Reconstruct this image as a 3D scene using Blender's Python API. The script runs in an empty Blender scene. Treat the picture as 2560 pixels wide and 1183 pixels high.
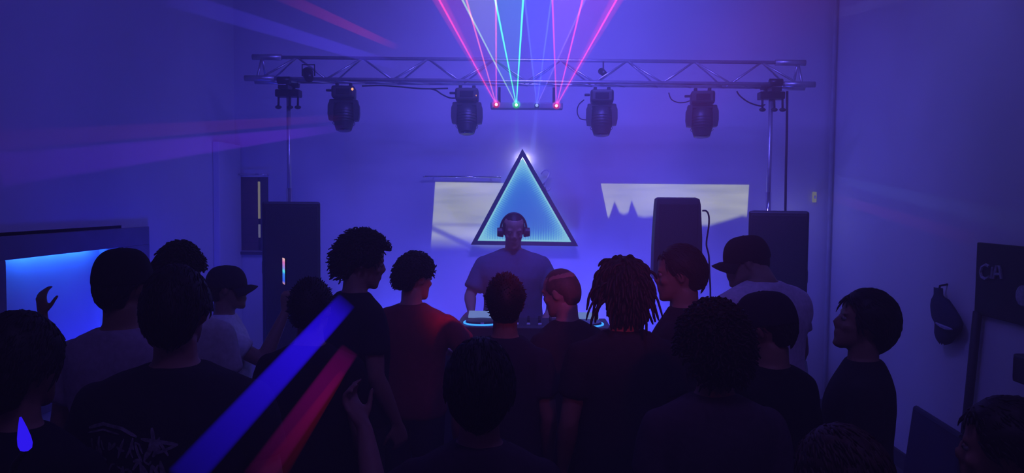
import bpy, bmesh, math, random
from mathutils import Vector, Matrix, noise, Euler
from mathutils.bvhtree import BVHTree

V = Vector
R = math.radians
random.seed(7)
scene = bpy.context.scene
col = scene.collection

# ------------------------------------------------------------------ camera
FPX = 1828.0
cam_d = bpy.data.cameras.new('camera'); cam = bpy.data.objects.new('camera', cam_d); col.objects.link(cam)
cam_d.sensor_width = 36.0; cam_d.lens = 36.0 * FPX / 2560.0; cam_d.clip_start = 0.02
CAM = V((0.0, 0.0, 2.0))
CR = Matrix.Rotation(R(1.57), 3, 'Z') @ Matrix.Rotation(R(90 - 2.87), 3, 'X') @ Matrix.Rotation(R(0.5), 3, 'Z')
cam.matrix_world = Matrix.Translation(CAM) @ CR.to_4x4()
scene.camera = cam

# ------------------------------------------------------------------ world: faint haze of the fog machine
world = bpy.data.worlds.new('world'); scene.world = world; world.use_nodes = True
wt = world.node_tree; wt.nodes.clear()
wo = wt.nodes.new('ShaderNodeOutputWorld')
bg = wt.nodes.new('ShaderNodeBackground'); bg.inputs[0].default_value = (0, 0, 0, 1); bg.inputs[1].default_value = 0.0
vs = wt.nodes.new('ShaderNodeVolumeScatter')
vs.inputs['Color'].default_value = (0.9, 0.9, 0.95, 1); vs.inputs['Density'].default_value = 0.125; vs.inputs['Anisotropy'].default_value = 0.0
wt.links.new(bg.outputs[0], wo.inputs['Surface']); wt.links.new(vs.outputs[0], wo.inputs['Volume'])

# ------------------------------------------------------------------ render look
scene.view_settings.view_transform = 'Standard'; scene.view_settings.look = 'None'
scene.view_settings.exposure = 0.0; scene.view_settings.gamma = 1.0; scene.view_settings.use_curve_mapping = False
cy = scene.cycles
cy.max_bounces = 4; cy.diffuse_bounces = 2; cy.glossy_bounces = 2; cy.transmission_bounces = 2; cy.volume_bounces = 0
cy.transparent_max_bounces = 24
cy.use_denoising = True
cy.use_adaptive_sampling = True; cy.adaptive_threshold = 0.03; cy.adaptive_min_samples = 16
cy.sample_clamp_indirect = 3.0

# ------------------------------------------------------------------ lamps: inferred sources and added unseen fills, all without fixtures
def lamp(name, kind, loc, color, power, target=None, size=0.2, size_y=None, spot=60, blend=0.8):
    d = bpy.data.lights.new(name, kind); d.color = color; d.energy = power
    if kind == 'AREA':
        d.size = size
        if size_y: d.shape = 'RECTANGLE'; d.size_y = size_y
    else:
        d.shadow_soft_size = size
    if kind == 'SPOT': d.spot_size = R(spot); d.spot_blend = blend
    o = bpy.data.objects.new(name, d); col.objects.link(o); o.location = loc
    if target is not None:
        o.rotation_euler = (V(target) - V(loc)).to_track_quat('-Z', 'Y').to_euler()
    return o
BLUE = (0.055, 0.06, 1.0); VIOLET = (0.16, 0.10, 1.0)
lamp('stage_uplight', 'SPOT', (-1.3, 6.35, 0.25), BLUE, 110, (-1.0, 7.0, 1.4), 0.1, spot=140, blend=1)
lamp('stage_uplight', 'SPOT', (0.35, 6.35, 0.25), BLUE, 200, (0.35, 7.0, 1.4), 0.1, spot=140, blend=1)
lamp('stage_uplight', 'SPOT', (1.5, 6.35, 0.25), BLUE, 90, (1.4, 7.0, 1.4), 0.1, spot=140, blend=1)
w_ = lamp('ceiling_fill', 'AREA', (0.25, 3.9, 4.2), (0.115, 0.092, 1.0), 105, (0.25, 7.0, 1.7), 1.2, 0.4); w_.data.spread = R(110)  # unseen panel added overhead to brighten back wall and haze
lamp('stage_top_fill', 'SPOT', (-0.3, 5.0, 4.2), (0.08, 0.13, 1.0), 130, (-0.3, 5.2, 0.0), 0.2, spot=60, blend=1)  # unseen spot added to light the haze around the DJ
lamp('front_fill', 'SPOT', (0.3, 0.6, 4.15), (0.11, 0.09, 1.0), 200, (0.2, 7.0, 1.9), 0.2, spot=80, blend=1)  # added out of view above the camera, lifts wall and crowd
lamp('left_wall_fill', 'SPOT', (-2.35, 4.75, 0.3), (0.015, 0.022, 1.0), 120, (-2.9, 5.3, 1.9), 0.1, spot=130, blend=1)  # unseen bare spot added to turn the left wall bluer
lamp('right_wall_fill', 'SPOT', (1.7, 4.6, 4.0), (0.14, 0.14, 1.0), 30, (2.9, 5.4, 1.6), 0.15, spot=120, blend=1)  # added out of view to fill the right wall
lamp('left_high_fill', 'SPOT', (-1.0, 2.8, 4.15), (0.05, 0.05, 1.0), 95, (-2.7, 5.7, 1.5), 0.15, spot=85, blend=1)  # unseen, added overhead to light the haze on the left
lamp('room_magenta', 'SPOT', (0.9, -1.4, 3.6), (1.0, 0.05, 0.30), 60, (0.05, 3.6, 1.55), 0.15, spot=22, blend=1)
lamp('room_pink', 'SPOT', (0.9, -1.4, 3.6), (1.0, 0.07, 0.36), 270, (0.24, 3.5, 1.52), 0.1, spot=12, blend=1)
lamp('room_red', 'SPOT', (1.7, -1.0, 3.7), (1.0, 0.03, 0.06), 2200, (-0.40, 3.95, 1.40), 0.08, spot=4.4, blend=1)
lamp('room_fill', 'POINT', (0.3, 0.8, 4.0), (0.24, 0.15, 0.95), 38.0, None, 0.3)  # unseen fill added to lift the blacks of the near crowd

# ------------------------------------------------------------------ helpers: pixel rays
def ray(px, py):
    return (CR @ V(((px - 1280.0) / FPX, -(py - 591.5) / FPX, -1.0))).normalized()
def at(px, py, y):                       # the point on the pixel's ray at the room depth y
    d = ray(px, py); return CAM + d * (y / d.y)
def on_x(px, py, X):                     # the point on the pixel's ray on a side wall
    d = ray(px, py); return CAM + d * (X / d.x)
def proj(p):
    q = CR.transposed() @ (V(p) - CAM); return (1280 + FPX * q.x / -q.z, 591.5 - FPX * q.y / -q.z)

# ------------------------------------------------------------------ helpers: meshes
class MB:
    def __init__(s): s.v = []; s.f = []
    def add(s, vs, fs):
        n = len(s.v); s.v += [V(v) for v in vs]; s.f += [tuple(i + n for i in f) for f in fs]; return s
    def box(s, c, d, M=None):
        c = V(c); h = V(d) / 2; vs = []
        for x in (-1, 1):
            for y in (-1, 1):
                for z in (-1, 1):
                    q = V((x * h.x, y * h.y, z * h.z)); vs.append(c + (M @ q if M else q))
        return s.add(vs, [(0, 1, 3, 2), (4, 6, 7, 5), (0, 4, 5, 1), (2, 3, 7, 6), (0, 2, 6, 4), (1, 5, 7, 3)])
    def bbox(s, c, d, b=0.01, M=None):   # a box with its edges bevelled
        bm = bmesh.new(); bmesh.ops.create_cube(bm, size=1.0)
        for v in bm.verts: v.co = V((v.co.x * d[0], v.co.y * d[1], v.co.z * d[2]))
        bmesh.ops.bevel(bm, geom=bm.edges[:] + bm.verts[:], offset=b, segments=2, affect='EDGES', profile=0.5)
        bm.verts.index_update(); c = V(c)
        vs = [c + (M @ v.co if M else v.co) for v in bm.verts]; fs = [tuple(v.index for v in f.verts) for f in bm.faces]
        bm.free(); return s.add(vs, fs)
    def rings(s, rs, closed=True):       # loft of rings with equal counts, capped
        n = len(rs[0]); vs = [p for r in rs for p in r]; fs = []
        for i in range(len(rs) - 1):
            for j in range(n):
                k = (j + 1) % n
                fs.append((i * n + j, i * n + k, (i + 1) * n + k, (i + 1) * n + j))
        if closed:
            fs.append(tuple(reversed(range(n)))); fs.append(tuple((len(rs) - 1) * n + j for j in range(n)))
        return s.add(vs, fs)
    def tube(s, pts, rad, n=8, flat=1.0, up=None):
        pts = [V(p) for p in pts]
        if not isinstance(rad, (list, tuple)): rad = [rad] * len(pts)
        rs = []; prev = V(up) if up else None
        for i, p in enumerate(pts):
            t = (pts[min(i + 1, len(pts) - 1)] - pts[max(i - 1, 0)])
            if t.length < 1e-9: t = V((0, 0, 1))
            t.normalize()
            if prev is None: prev = V((0, 0, 1)) if abs(t.z) < 0.9 else V((1, 0, 0))
            a = prev - t * prev.dot(t)
            if a.length < 1e-6: a = t.orthogonal()
            a.normalize(); prev = a
            b = t.cross(a)
            rs.append([p + (a * math.cos(2 * math.pi * j / n) * flat + b * math.sin(2 * math.pi * j / n)) * rad[i] for j in range(n)])
        return s.rings(rs)
    def ell(s, c, r, M=None, nu=14, nv=9):
        c = V(c); rs = []
        if not isinstance(r, (list, tuple)): r = (r, r, r)
        for i in range(nv):
            th = math.pi * (i + 0.35) / (nv - 0.3)
            ring = []
            for j in range(nu):
                ph = 2 * math.pi * j / nu
                q = V((r[0] * math.sin(th) * math.cos(ph), r[1] * math.sin(th) * math.sin(ph), -r[2] * math.cos(th)))
                ring.append(c + (M @ q if M else q))
            rs.append(ring)
        return s.rings(rs)
    def prism(s, poly, y0, y1):          # polygon of (x, z), extruded along y
        n = len(poly)
        vs = [V((x, y0, z)) for x, z in poly] + [V((x, y1, z)) for x, z in poly]
        fs = [tuple(range(n)), tuple(reversed(range(n, 2 * n)))] + [(i, i + n, (i + 1) % n + n, (i + 1) % n) for i in range(n)]
        return s.add(vs, fs)
    def build(s, name, mat, parent=None, origin=None, smooth=False):
        o0 = V(origin) if origin is not None else V((0, 0, 0))
        me = bpy.data.meshes.new(name); me.from_pydata([v - o0 for v in s.v], [], s.f); me.update()
        bm = bmesh.new(); bm.from_mesh(me); bmesh.ops.recalc_face_normals(bm, faces=bm.faces[:]); bm.to_mesh(me); bm.free()
        if smooth: me.polygons.foreach_set('use_smooth', [True] * len(me.polygons))
        o = bpy.data.objects.new(name, me); col.objects.link(o)
        if mat: me.materials.append(mat)
        if parent is not None:
            o.parent = parent
            if origin is not None: o.location = o0
        else: o.location = o0
        return o

def empty(name, loc, rz=0.0):
    o = bpy.data.objects.new(name, None); col.objects.link(o); o.location = loc; o.rotation_euler = (0, 0, rz); o.empty_display_size = 0.1; return o
def tag(o, label, cat, group=None):
    o['label'] = label; o['category'] = cat
    if group: o['group'] = group
    return o
def struct(o): o['kind'] = 'structure'; return o
def smoothed(o, ang=40):
    me = o.data; me.polygons.foreach_set('use_smooth', [True] * len(me.polygons))
    try: me.set_sharp_from_angle(angle=R(ang))
    except Exception: pass
    return o

# ------------------------------------------------------------------ materials
def mat(name, c, rough=0.6, metal=0.0, noise_s=None, amount=0.15, bump=0.0, spec=0.5):
    m = bpy.data.materials.new(name); m.use_nodes = True; nt = m.node_tree; b = nt.nodes['Principled BSDF']
    b.inputs['Base Color'].default_value = (*c, 1); b.inputs['Roughness'].default_value = rough; b.inputs['Metallic'].default_value = metal
    b.inputs['Specular IOR Level'].default_value = spec
    if noise_s:
        tc = nt.nodes.new('ShaderNodeTexCoord'); nz = nt.nodes.new('ShaderNodeTexNoise'); nz.inputs['Scale'].default_value = noise_s; nz.inputs['Detail'].default_value = 4
        rp = nt.nodes.new('ShaderNodeValToRGB')
        rp.color_ramp.elements[0].position = 0.3; rp.color_ramp.elements[1].position = 0.7
        rp.color_ramp.elements[0].color = (*[x * (1 - amount) for x in c], 1); rp.color_ramp.elements[1].color = (*[min(1, x * (1 + amount)) for x in c], 1)
        nt.links.new(tc.outputs['Object'], nz.inputs['Vector']); nt.links.new(nz.outputs['Fac'], rp.inputs['Fac']); nt.links.new(rp.outputs['Color'], b.inputs['Base Color'])
        if bump:
            bp = nt.nodes.new('ShaderNodeBump'); bp.inputs['Strength'].default_value = bump; bp.inputs['Distance'].default_value = 0.01
            nt.links.new(nz.outputs['Fac'], bp.inputs['Height']); nt.links.new(bp.outputs['Normal'], b.inputs['Normal'])
    return m
def glow(name, c, s):
    m = bpy.data.materials.new(name); m.use_nodes = True; nt = m.node_tree; nt.nodes.clear()
    o = nt.nodes.new('ShaderNodeOutputMaterial'); e = nt.nodes.new('ShaderNodeEmission'); e.inputs[0].default_value = (*c, 1); e.inputs[1].default_value = s
    nt.links.new(e.outputs[0], o.inputs['Surface']); return m
def beam_mat(name, c, s):                # light scattered out of a beam by the fog: emission inside the beam's volume
    m = bpy.data.materials.new(name); m.use_nodes = True; nt = m.node_tree; nt.nodes.clear()
    o = nt.nodes.new('ShaderNodeOutputMaterial'); e = nt.nodes.new('ShaderNodeEmission'); e.inputs[0].default_value = (*c, 1); e.inputs[1].default_value = s
    nt.links.new(e.outputs[0], o.inputs['Volume']); return m

M_wall = mat('wall_paint', (0.72, 0.71, 0.72), 0.85, noise_s=1.3, amount=0.05, bump=0.05)
M_floor = mat('floor_concrete', (0.12, 0.115, 0.12), 0.55, noise_s=3, amount=0.3, bump=0.1)
M_ceil = mat('ceiling_paint', (0.25, 0.25, 0.27), 0.9, noise_s=2, amount=0.1)
M_dark = mat('dark_trim', (0.03, 0.028, 0.035), 0.6, noise_s=8)
M_black = mat('black_plastic', (0.018, 0.018, 0.02), 0.45, noise_s=20)
M_blackm = mat('black_metal', (0.025, 0.025, 0.028), 0.35, 0.6, noise_s=20)
M_alu = mat('truss_aluminium', (0.50, 0.50, 0.54), 0.4, 0.7, noise_s=30, amount=0.1)
M_chrome = mat('chrome', (0.8, 0.8, 0.82), 0.15, 1.0, noise_s=30, amount=0.05)
M_grille = mat('speaker_grille', (0.014, 0.014, 0.016), 0.6, 0.3, noise_s=220, amount=0.6, bump=0.4)
M_rubber = mat('cable_rubber', (0.012, 0.012, 0.014), 0.6, noise_s=40)
M_white = mat('white_enamel', (0.75, 0.75, 0.74), 0.4, noise_s=10, amount=0.05)
M_glass_dark = mat('dark_lens', (0.01, 0.01, 0.015), 0.08, noise_s=5)

# ------------------------------------------------------------------ the room
XL, XR, YB, YF, ZC = -2.87, 2.82, 7.0, -2.2, 4.35
struct(MB().box(((XL + XR) / 2, (YB + YF) / 2, -0.05), (XR - XL + 1.2, YB - YF + 0.4, 0.1)).build('floor', M_floor))
struct(MB().box(((XL + XR) / 2, (YB + YF) / 2, ZC + 0.05), (XR - XL + 0.4, YB - YF + 0.4, 0.1)).build('ceiling', M_ceil))
struct(MB().box((XR + 0.05, (YB + YF) / 2, ZC / 2), (0.1, YB - YF, ZC)).build('wall_right', M_wall))
struct(MB().box(((XL + XR) / 2, YF - 0.05, ZC / 2), (XR - XL + 0.2, 0.1, ZC)).build('wall_front', M_wall))
# back wall with the dark window opening near its left corner
w0 = at(590, 442, YB); w1 = at(672, 628, YB)
wx0, wx1, wz0, wz1 = w0.x, w1.x, w1.z, w0.z
bw = MB()
for a, b, c, d in ((XL, wx0, 0, ZC), (wx1, XR, 0, ZC), (wx0, wx1, 0, wz0), (wx0, wx1, wz1, ZC)):
    bw.box(((a + b) / 2, YB + 0.06, (c + d) / 2), (b - a, 0.12, d - c))
wall_back = struct(bw.build('wall_back', M_wall))
# left wall with the lit niche
nA = on_x(4, 648, XL); nB = on_x(300, 620, XL)
ny0, ny1, nz1 = nA.y, nB.y, (nA.z + nB.z) / 2
nz0 = nz1 - 0.85
lw = MB()
for a, b, c, d in ((YF, ny0, 0, ZC), (ny1, YB, 0, ZC), (ny0, ny1, 0, nz0), (ny0, ny1, nz1 + 0.0, ZC)):
    lw.box((XL - 0.05, (a + b) / 2, (c + d) / 2), (0.1, b - a, d - c))
struct(lw.build('wall_left', M_wall))
struct(MB().box((XL + 0.012, (YF + YB) / 2, 0.06), (0.024, YB - YF, 0.12)).build('baseboard_left', M_dark))
struct(MB().box((XR - 0.012, (YF + YB) / 2, 0.06), (0.024, YB - YF, 0.12)).build('baseboard_right', M_dark))
struct(MB().box(((XL + XR) / 2, YB - 0.012, 0.06), (XR - XL - 0.05, 0.024, 0.12)).build('baseboard_back', M_dark))
# pilaster on the left wall before the corner, thin pipe in the right corner
pz = on_x(527, 520, XL); 
struct(MB().bbox((XL + 0.03, (pz.y + YB) / 2 + 0.02, 1.25), (0.06, YB - pz.y - 0.05, 2.5), 0.008).build('trim_1', M_wall))
struct(MB().tube([(XR - 0.03, YB - 0.05, 0.1), (XR - 0.03, YB - 0.05, ZC)], 0.018, 10).build('trim_2', mat('painted_pipe', (0.45, 0.45, 0.47), 0.6, noise_s=12)))

# dark window with a drawn blind and a bright strip beside it, set to glow
win = struct(empty('window_1', ((wx0 + wx1) / 2, YB, wz0)))
M_brown = mat('brown_blind', (0.13, 0.055, 0.05), 0.8, noise_s=9, amount=0.4)
wo0 = V(((wx0 + wx1) / 2, YB, wz0))
def wpart(mb, name, m): 
    mb.v = [v - wo0 for v in mb.v]; return mb.build(name, m, win)
gx = at(646, 500, YB).x
for i in range(9):
    z0 = wz0 + (wz1 - wz0) * i / 9; z1 = wz0 + (wz1 - wz0) * (i + 1) / 9 - 0.004
    wpart(MB().box(((wx0 + gx - 0.016) / 2, YB + 0.045, (z0 + z1) / 2), (gx - 0.02 - wx0, 0.008, z1 - z0)), 'blind_slat', M_brown)
wpart(MB().box(((wx0 + wx1) / 2, YB + 0.1, (wz0 + wz1) / 2), (wx1 - wx0, 0.01, wz1 - wz0)), 'pane', mat('night_glass', (0.02, 0.018, 0.03), 0.1, noise_s=4))
wpart(MB().box((gx, YB + 0.02, wz0 + 0.45 * (wz1 - wz0) + 0.17), (0.022, 0.006, (wz1 - wz0) * 0.5)), 'bright_strip', glow('strip_glow', (0.75, 0.68, 0.5), 0.4))
wpart(MB().box((gx, YB + 0.02, wz0 + 0.27 * (wz1 - wz0)), (0.020, 0.006, (wz1 - wz0) * 0.18)), 'bright_strip', glow('strip_glow_low', (0.45, 0.45, 0.75), 0.45))
M_jamb = mat('dark_window_frame', (0.05, 0.04, 0.05), 0.6, noise_s=12)
wpart(MB().box(((gx + 0.014 + wx1) / 2, YB + 0.03, (wz0 + wz1) / 2), (wx1 - gx - 0.02, 0.05, wz1 - wz0)), 'side_frame', M_jamb)
wpart(MB().bbox(((wx0 + wx1) / 2 - 0.0, YB - 0.01, wz0 - 0.02), (wx1 - wx0 + 0.06, 0.06, 0.03), 0.005), 'window_sill', M_jamb)

def rod(name, a, b, r, label, m=M_chrome):
    t = empty(name, a); tag(t, label, 'curtain rod')
    d = V(b) - V(a)
    MB().tube([(0, 0, 0), d], r, 10).build('rod_tube', m, t, smooth=True)
    for p in (V((0, 0, 0)), d):
        MB().ell(p, (r * 1.7, r * 1.7, r * 1.7), nu=10, nv=7).build('finial', m, t, smooth=True)
    for q in (0.12, 0.88):
        c = d * q; MB().box(c + V((0, (YB - a[1]) / 2, 0)), (0.012, YB - a[1], 0.012)).build('bracket', m, t)
    return t
rod('curtain_rod', at(592, 436, 6.93), at(671, 436, 6.93), 0.009, 'short metal curtain rod above the narrow dark window')
rod('curtain_rod', at(1060, 441, 6.93), at(1250, 443, 6.93), 0.008, 'long thin metal rod above the projection beside the triangle')

# blue lit wall niche with its dark surround
nic = struct(empty('window_2', (XL, (ny0 + ny1) / 2, nz0)))
no = V((XL, (ny0 + ny1) / 2, nz0))
def npart(mb, name, m):
    mb.v = [v - no for v in mb.v]; return mb.build(name, m, nic)
M_niche = mat('niche_white', (0.8, 0.8, 0.8), 0.7, noise_s=3, amount=0.04)
D = 0.16; NT = nz1 + 0.13
npart(MB().box((XL - D, (ny0 + ny1) / 2, (nz0 + NT) / 2), (0.02, ny1 - ny0 + 0.04, NT - nz0 + 0.04)), 'back_panel', M_niche)
npart(MB().box((XL - D / 2, (ny0 + ny1) / 2, nz0 - 0.01), (D, ny1 - ny0 + 0.04, 0.02)), 'sill_board', M_niche)
npart(MB().box((XL - D / 2, (ny0 + ny1) / 2, NT + 0.01), (D, ny1 - ny0 + 0.04, 0.02)), 'top_board', M_niche)
npart(MB().box((XL - D / 2, ny0 - 0.01, (nz0 + NT) / 2), (D, 0.02, NT - nz0)), 'side_board', M_niche)
npart(MB().box((XL - D / 2, ny1 + 0.01, (nz0 + NT) / 2), (D, 0.02, NT - nz0)), 'side_board', M_niche)
npart(MB().tube([(XL - D + 0.05, ny0 + 0.22, nz1 + 0.05), (XL - D + 0.05, ny1 - 0.08, nz1 + 0.05)], 0.014, 8), 'light_tube', glow('blue_tube', (0.02, 0.14, 1.0), 75))
fr_y1 = on_x(366, 600, XL).y
M_surr = mat('niche_surround', (0.22, 0.21, 0.25), 0.7, noise_s=6)
npart(MB().bbox((XL + 0.012, (ny0 + fr_y1) / 2 - 0.1, nz1 + 0.065), (0.024, fr_y1 - ny0 + 0.2, 0.13), 0.004), 'frame_head', M_surr)
npart(MB().bbox((XL + 0.012, ny0 - 0.04, (nz0 + nz1) / 2), (0.024, 0.08, nz1 - nz0), 0.004), 'frame_jamb', M_surr)
npart(MB().bbox((XL + 0.012, (fr_y1 + ny1) / 2, (nz0 + nz1) / 2), (0.024, fr_y1 - ny1, nz1 - nz0), 0.004), 'frame_jamb', M_surr)
npart(MB().bbox((XL + 0.02, (ny0 + fr_y1) / 2, nz0 - 0.04), (0.04, fr_y1 - ny0 + 0.1, 0.06), 0.006), 'frame_sill', M_surr)

# ------------------------------------------------------------------ projected landscapes on the back wall
def projection(name, quad, ridge, label, streaks):
    y = YB - 0.006
    c = [at(px, py, y) for px, py in quad]
    o = MB(); o.add(c, [(0, 1, 2, 3)])
    org = V((min(p.x for p in c), y, min(p.z for p in c))); W = max(p.x for p in c) - org.x; H = max(p.z for p in c) - org.z
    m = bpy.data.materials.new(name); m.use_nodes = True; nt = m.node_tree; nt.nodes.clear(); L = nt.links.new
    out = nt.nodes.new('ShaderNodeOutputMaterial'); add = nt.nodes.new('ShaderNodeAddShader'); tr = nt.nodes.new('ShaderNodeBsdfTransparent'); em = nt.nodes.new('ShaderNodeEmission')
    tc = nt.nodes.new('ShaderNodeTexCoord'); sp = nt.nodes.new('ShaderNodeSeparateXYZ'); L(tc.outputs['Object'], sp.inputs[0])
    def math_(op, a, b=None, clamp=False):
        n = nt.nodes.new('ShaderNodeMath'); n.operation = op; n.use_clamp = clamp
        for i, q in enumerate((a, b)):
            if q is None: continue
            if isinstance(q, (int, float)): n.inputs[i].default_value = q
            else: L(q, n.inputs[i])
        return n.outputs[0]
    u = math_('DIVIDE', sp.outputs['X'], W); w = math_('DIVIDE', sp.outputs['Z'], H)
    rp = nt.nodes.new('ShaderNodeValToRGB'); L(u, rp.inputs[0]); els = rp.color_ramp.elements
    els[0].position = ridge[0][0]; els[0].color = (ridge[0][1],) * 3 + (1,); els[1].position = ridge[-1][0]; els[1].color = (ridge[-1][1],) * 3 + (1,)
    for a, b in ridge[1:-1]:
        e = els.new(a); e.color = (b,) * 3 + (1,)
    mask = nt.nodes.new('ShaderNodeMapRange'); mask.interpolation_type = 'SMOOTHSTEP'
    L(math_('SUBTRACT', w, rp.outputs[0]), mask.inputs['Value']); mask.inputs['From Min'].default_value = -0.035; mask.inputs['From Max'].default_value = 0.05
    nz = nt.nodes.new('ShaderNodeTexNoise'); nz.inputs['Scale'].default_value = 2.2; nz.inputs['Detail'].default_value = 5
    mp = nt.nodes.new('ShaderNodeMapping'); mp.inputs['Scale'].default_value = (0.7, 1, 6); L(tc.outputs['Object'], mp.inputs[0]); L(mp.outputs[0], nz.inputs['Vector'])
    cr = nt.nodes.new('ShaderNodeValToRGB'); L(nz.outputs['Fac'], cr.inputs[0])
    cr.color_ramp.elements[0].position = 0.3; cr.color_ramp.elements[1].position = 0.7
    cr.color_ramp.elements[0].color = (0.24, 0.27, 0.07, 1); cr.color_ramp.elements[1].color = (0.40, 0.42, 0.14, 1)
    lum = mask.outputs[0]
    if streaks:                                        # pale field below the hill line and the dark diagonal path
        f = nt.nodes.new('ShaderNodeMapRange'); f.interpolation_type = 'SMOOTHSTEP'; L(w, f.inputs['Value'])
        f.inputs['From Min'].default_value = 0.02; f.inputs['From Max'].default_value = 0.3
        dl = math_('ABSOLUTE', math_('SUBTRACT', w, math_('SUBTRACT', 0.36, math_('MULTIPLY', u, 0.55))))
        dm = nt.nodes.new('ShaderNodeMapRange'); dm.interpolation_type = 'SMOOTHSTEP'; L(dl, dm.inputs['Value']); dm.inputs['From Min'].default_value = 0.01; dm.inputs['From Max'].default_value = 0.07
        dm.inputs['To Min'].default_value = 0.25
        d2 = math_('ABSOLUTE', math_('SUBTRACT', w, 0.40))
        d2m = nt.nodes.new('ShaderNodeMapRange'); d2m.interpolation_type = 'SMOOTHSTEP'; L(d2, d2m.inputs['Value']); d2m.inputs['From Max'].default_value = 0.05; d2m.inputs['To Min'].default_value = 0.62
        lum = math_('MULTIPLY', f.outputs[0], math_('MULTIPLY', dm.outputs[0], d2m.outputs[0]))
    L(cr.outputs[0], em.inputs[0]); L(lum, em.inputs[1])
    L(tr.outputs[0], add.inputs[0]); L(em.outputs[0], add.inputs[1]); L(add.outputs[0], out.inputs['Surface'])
    ob = o.build(name, m, None, org); tag(ob, label, 'projection'); return ob
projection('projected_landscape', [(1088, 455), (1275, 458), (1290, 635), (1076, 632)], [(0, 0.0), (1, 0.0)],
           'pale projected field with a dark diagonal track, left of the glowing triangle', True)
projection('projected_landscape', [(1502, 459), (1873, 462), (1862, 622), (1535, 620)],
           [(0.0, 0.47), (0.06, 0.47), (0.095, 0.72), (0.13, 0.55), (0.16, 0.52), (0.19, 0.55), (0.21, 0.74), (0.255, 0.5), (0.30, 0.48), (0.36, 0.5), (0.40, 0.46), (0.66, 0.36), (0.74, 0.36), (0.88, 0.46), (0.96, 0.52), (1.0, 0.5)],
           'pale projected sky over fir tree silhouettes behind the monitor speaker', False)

# ------------------------------------------------------------------ glowing triangle
def triangle():
    yb = YB - 0.07; yf = YB - 0.15
    A = at(1306, 372, yf); B = at(1177, 612, yf); C = at(1446, 616, yf)
    cx = (A.x + B.x + C.x) / 3; cz = (A.z + B.z + C.z) / 3
    org = V((cx, YB - 0.07, B.z))
    t = empty('triangle_lamp', org); tag(t, 'large triangle infinity mirror lamp glowing cyan inside a dark frame', 'lamp')
    P = [V((p.x, 0, p.z)) for p in (A, B, C)]
    ctr = V((cx, 0, cz))
    def inset(P, d):                                   # offset the three edges inwards by d
        n = []; out = []
        for i in range(3):
            e = (P[(i + 1) % 3] - P[i]).normalized(); q = V((-e.z, 0, e.x))
            if q.dot(ctr - P[i]) < 0: q = -q
            n.append((P[i] + q * d, e))
        for i in range(3):
            p0, e0 = n[i - 1]; p1, e1 = n[i]
            den = e0.x * e1.z - e0.z * e1.x; s = ((p1.x - p0.x) * e1.z - (p1.z - p0.z) * e1.x) / den
            out.append(p0 + e0 * s)
        return out
    Q = inset(P, 0.036)
    for i in range(3):                                 # three mitred frame bars
        j = (i + 1) % 3
        mb = MB().prism([(P[i].x, P[i].z), (P[j].x, P[j].z), (Q[j].x, Q[j].z), (Q[i].x, Q[i].z)], yf, yb)
        mb.v = [v - org for v in mb.v]; mb.build('frame_bar', M_black, t)
    # lit panel: mirrored rows of lights painted into its glow, fading inwards
    S = inset(P, 0.038); yp = yf + 0.03
    mb = MB().prism([(p.x, p.z) for p in S], yp, yp + 0.01); mb.v = [v - org for v in mb.v]
    m = bpy.data.materials.new('lit_mirror'); m.use_nodes = True; nt = m.node_tree; nt.nodes.clear(); L = nt.links.new
    out = nt.nodes.new('ShaderNodeOutputMaterial'); em = nt.nodes.new('ShaderNodeEmission'); L(em.outputs[0], out.inputs[0])
    tc = nt.nodes.new('ShaderNodeTexCoord'); sp = nt.nodes.new('ShaderNodeSeparateXYZ'); L(tc.outputs['Object'], sp.inputs[0])
    def mth(op, a, b=None, c=None):
        n = nt.nodes.new('ShaderNodeMath'); n.operation = op
        for i, q in enumerate((a, b, c)):
            if q is None: continue
            if isinstance(q, (int, float)): n.inputs[i].default_value = q
            else: L(q, n.inputs[i])
        return n.outputs[0]
    ds = []; ts = []
    for i in range(3):
        a = S[i] - org; e = (S[(i + 1) % 3] - S[i]).normalized(); q = V((-e.z, 0, e.x))
        if q.dot(ctr - S[i]) < 0: q = -q
        ds.append(mth('ADD', mth('MULTIPLY', sp.outputs['X'], q.x), mth('MULTIPLY_ADD', sp.outputs['Z'], q.z, -(a.x * q.x + a.z * q.z))))
        ts.append(mth('ADD', mth('MULTIPLY', sp.outputs['X'], e.x), mth('MULTIPLY', sp.outputs['Z'], e.z)))
    terms = []
    for i in range(3):                                 # each side: fading rows of dots
        fade = mth('POWER', 2.718, mth('MULTIPLY', ds[i], -1 / (0.075 if i == 1 else 0.06)))
        dots = mth('MULTIPLY_ADD', mth('SINE', mth('MULTIPLY', ts[i], 2 * math.pi / (0.024 if i == 1 else 0.02))), 0.22, 0.85)
        terms.append(mth('MULTIPLY', fade, dots))
    tot = mth('ADD', terms[0], mth('ADD', terms[1], terms[2]))
    rp = nt.nodes.new('ShaderNodeValToRGB'); L(tot, rp.inputs[0]); el = rp.color_ramp.elements
    el[0].position = 0.0; el[0].color = (0.03, 0.16, 0.80, 1); el[1].position = 1.0; el[1].color = (0.30, 0.80, 1.0, 1)
    e = el.new(0.25); e.color = (0.05, 0.26, 0.86, 1); e = el.new(0.55); e.color = (0.13, 0.52, 0.95, 1)
    L(rp.outputs[0], em.inputs[0]); em.inputs[1].default_value = 1.3
    mb.build('mirror_panel', m, t)
    T = inset(P, 0.046); led = MB()                    # beads of the light strip
    for i in range(3):
        a, b = T[i], T[(i + 1) % 3]; n = 62
        for k in range(n + 1):
            p = a.lerp(b, k / n); led.ell(V((p.x, yp - 0.006, p.z)) - org, 0.0075, nu=6, nv=4)
    lo = led.build('light_strip', glow('strip_light', (0.32, 0.85, 1.0), 1.3), t); lo['kind'] = 'stuff'
    lamp('behind_triangle', 'POINT', at(1309, 402, YB - 0.035), (0.5, 0.45, 1.0), 2.0, None, 0.012)
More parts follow.
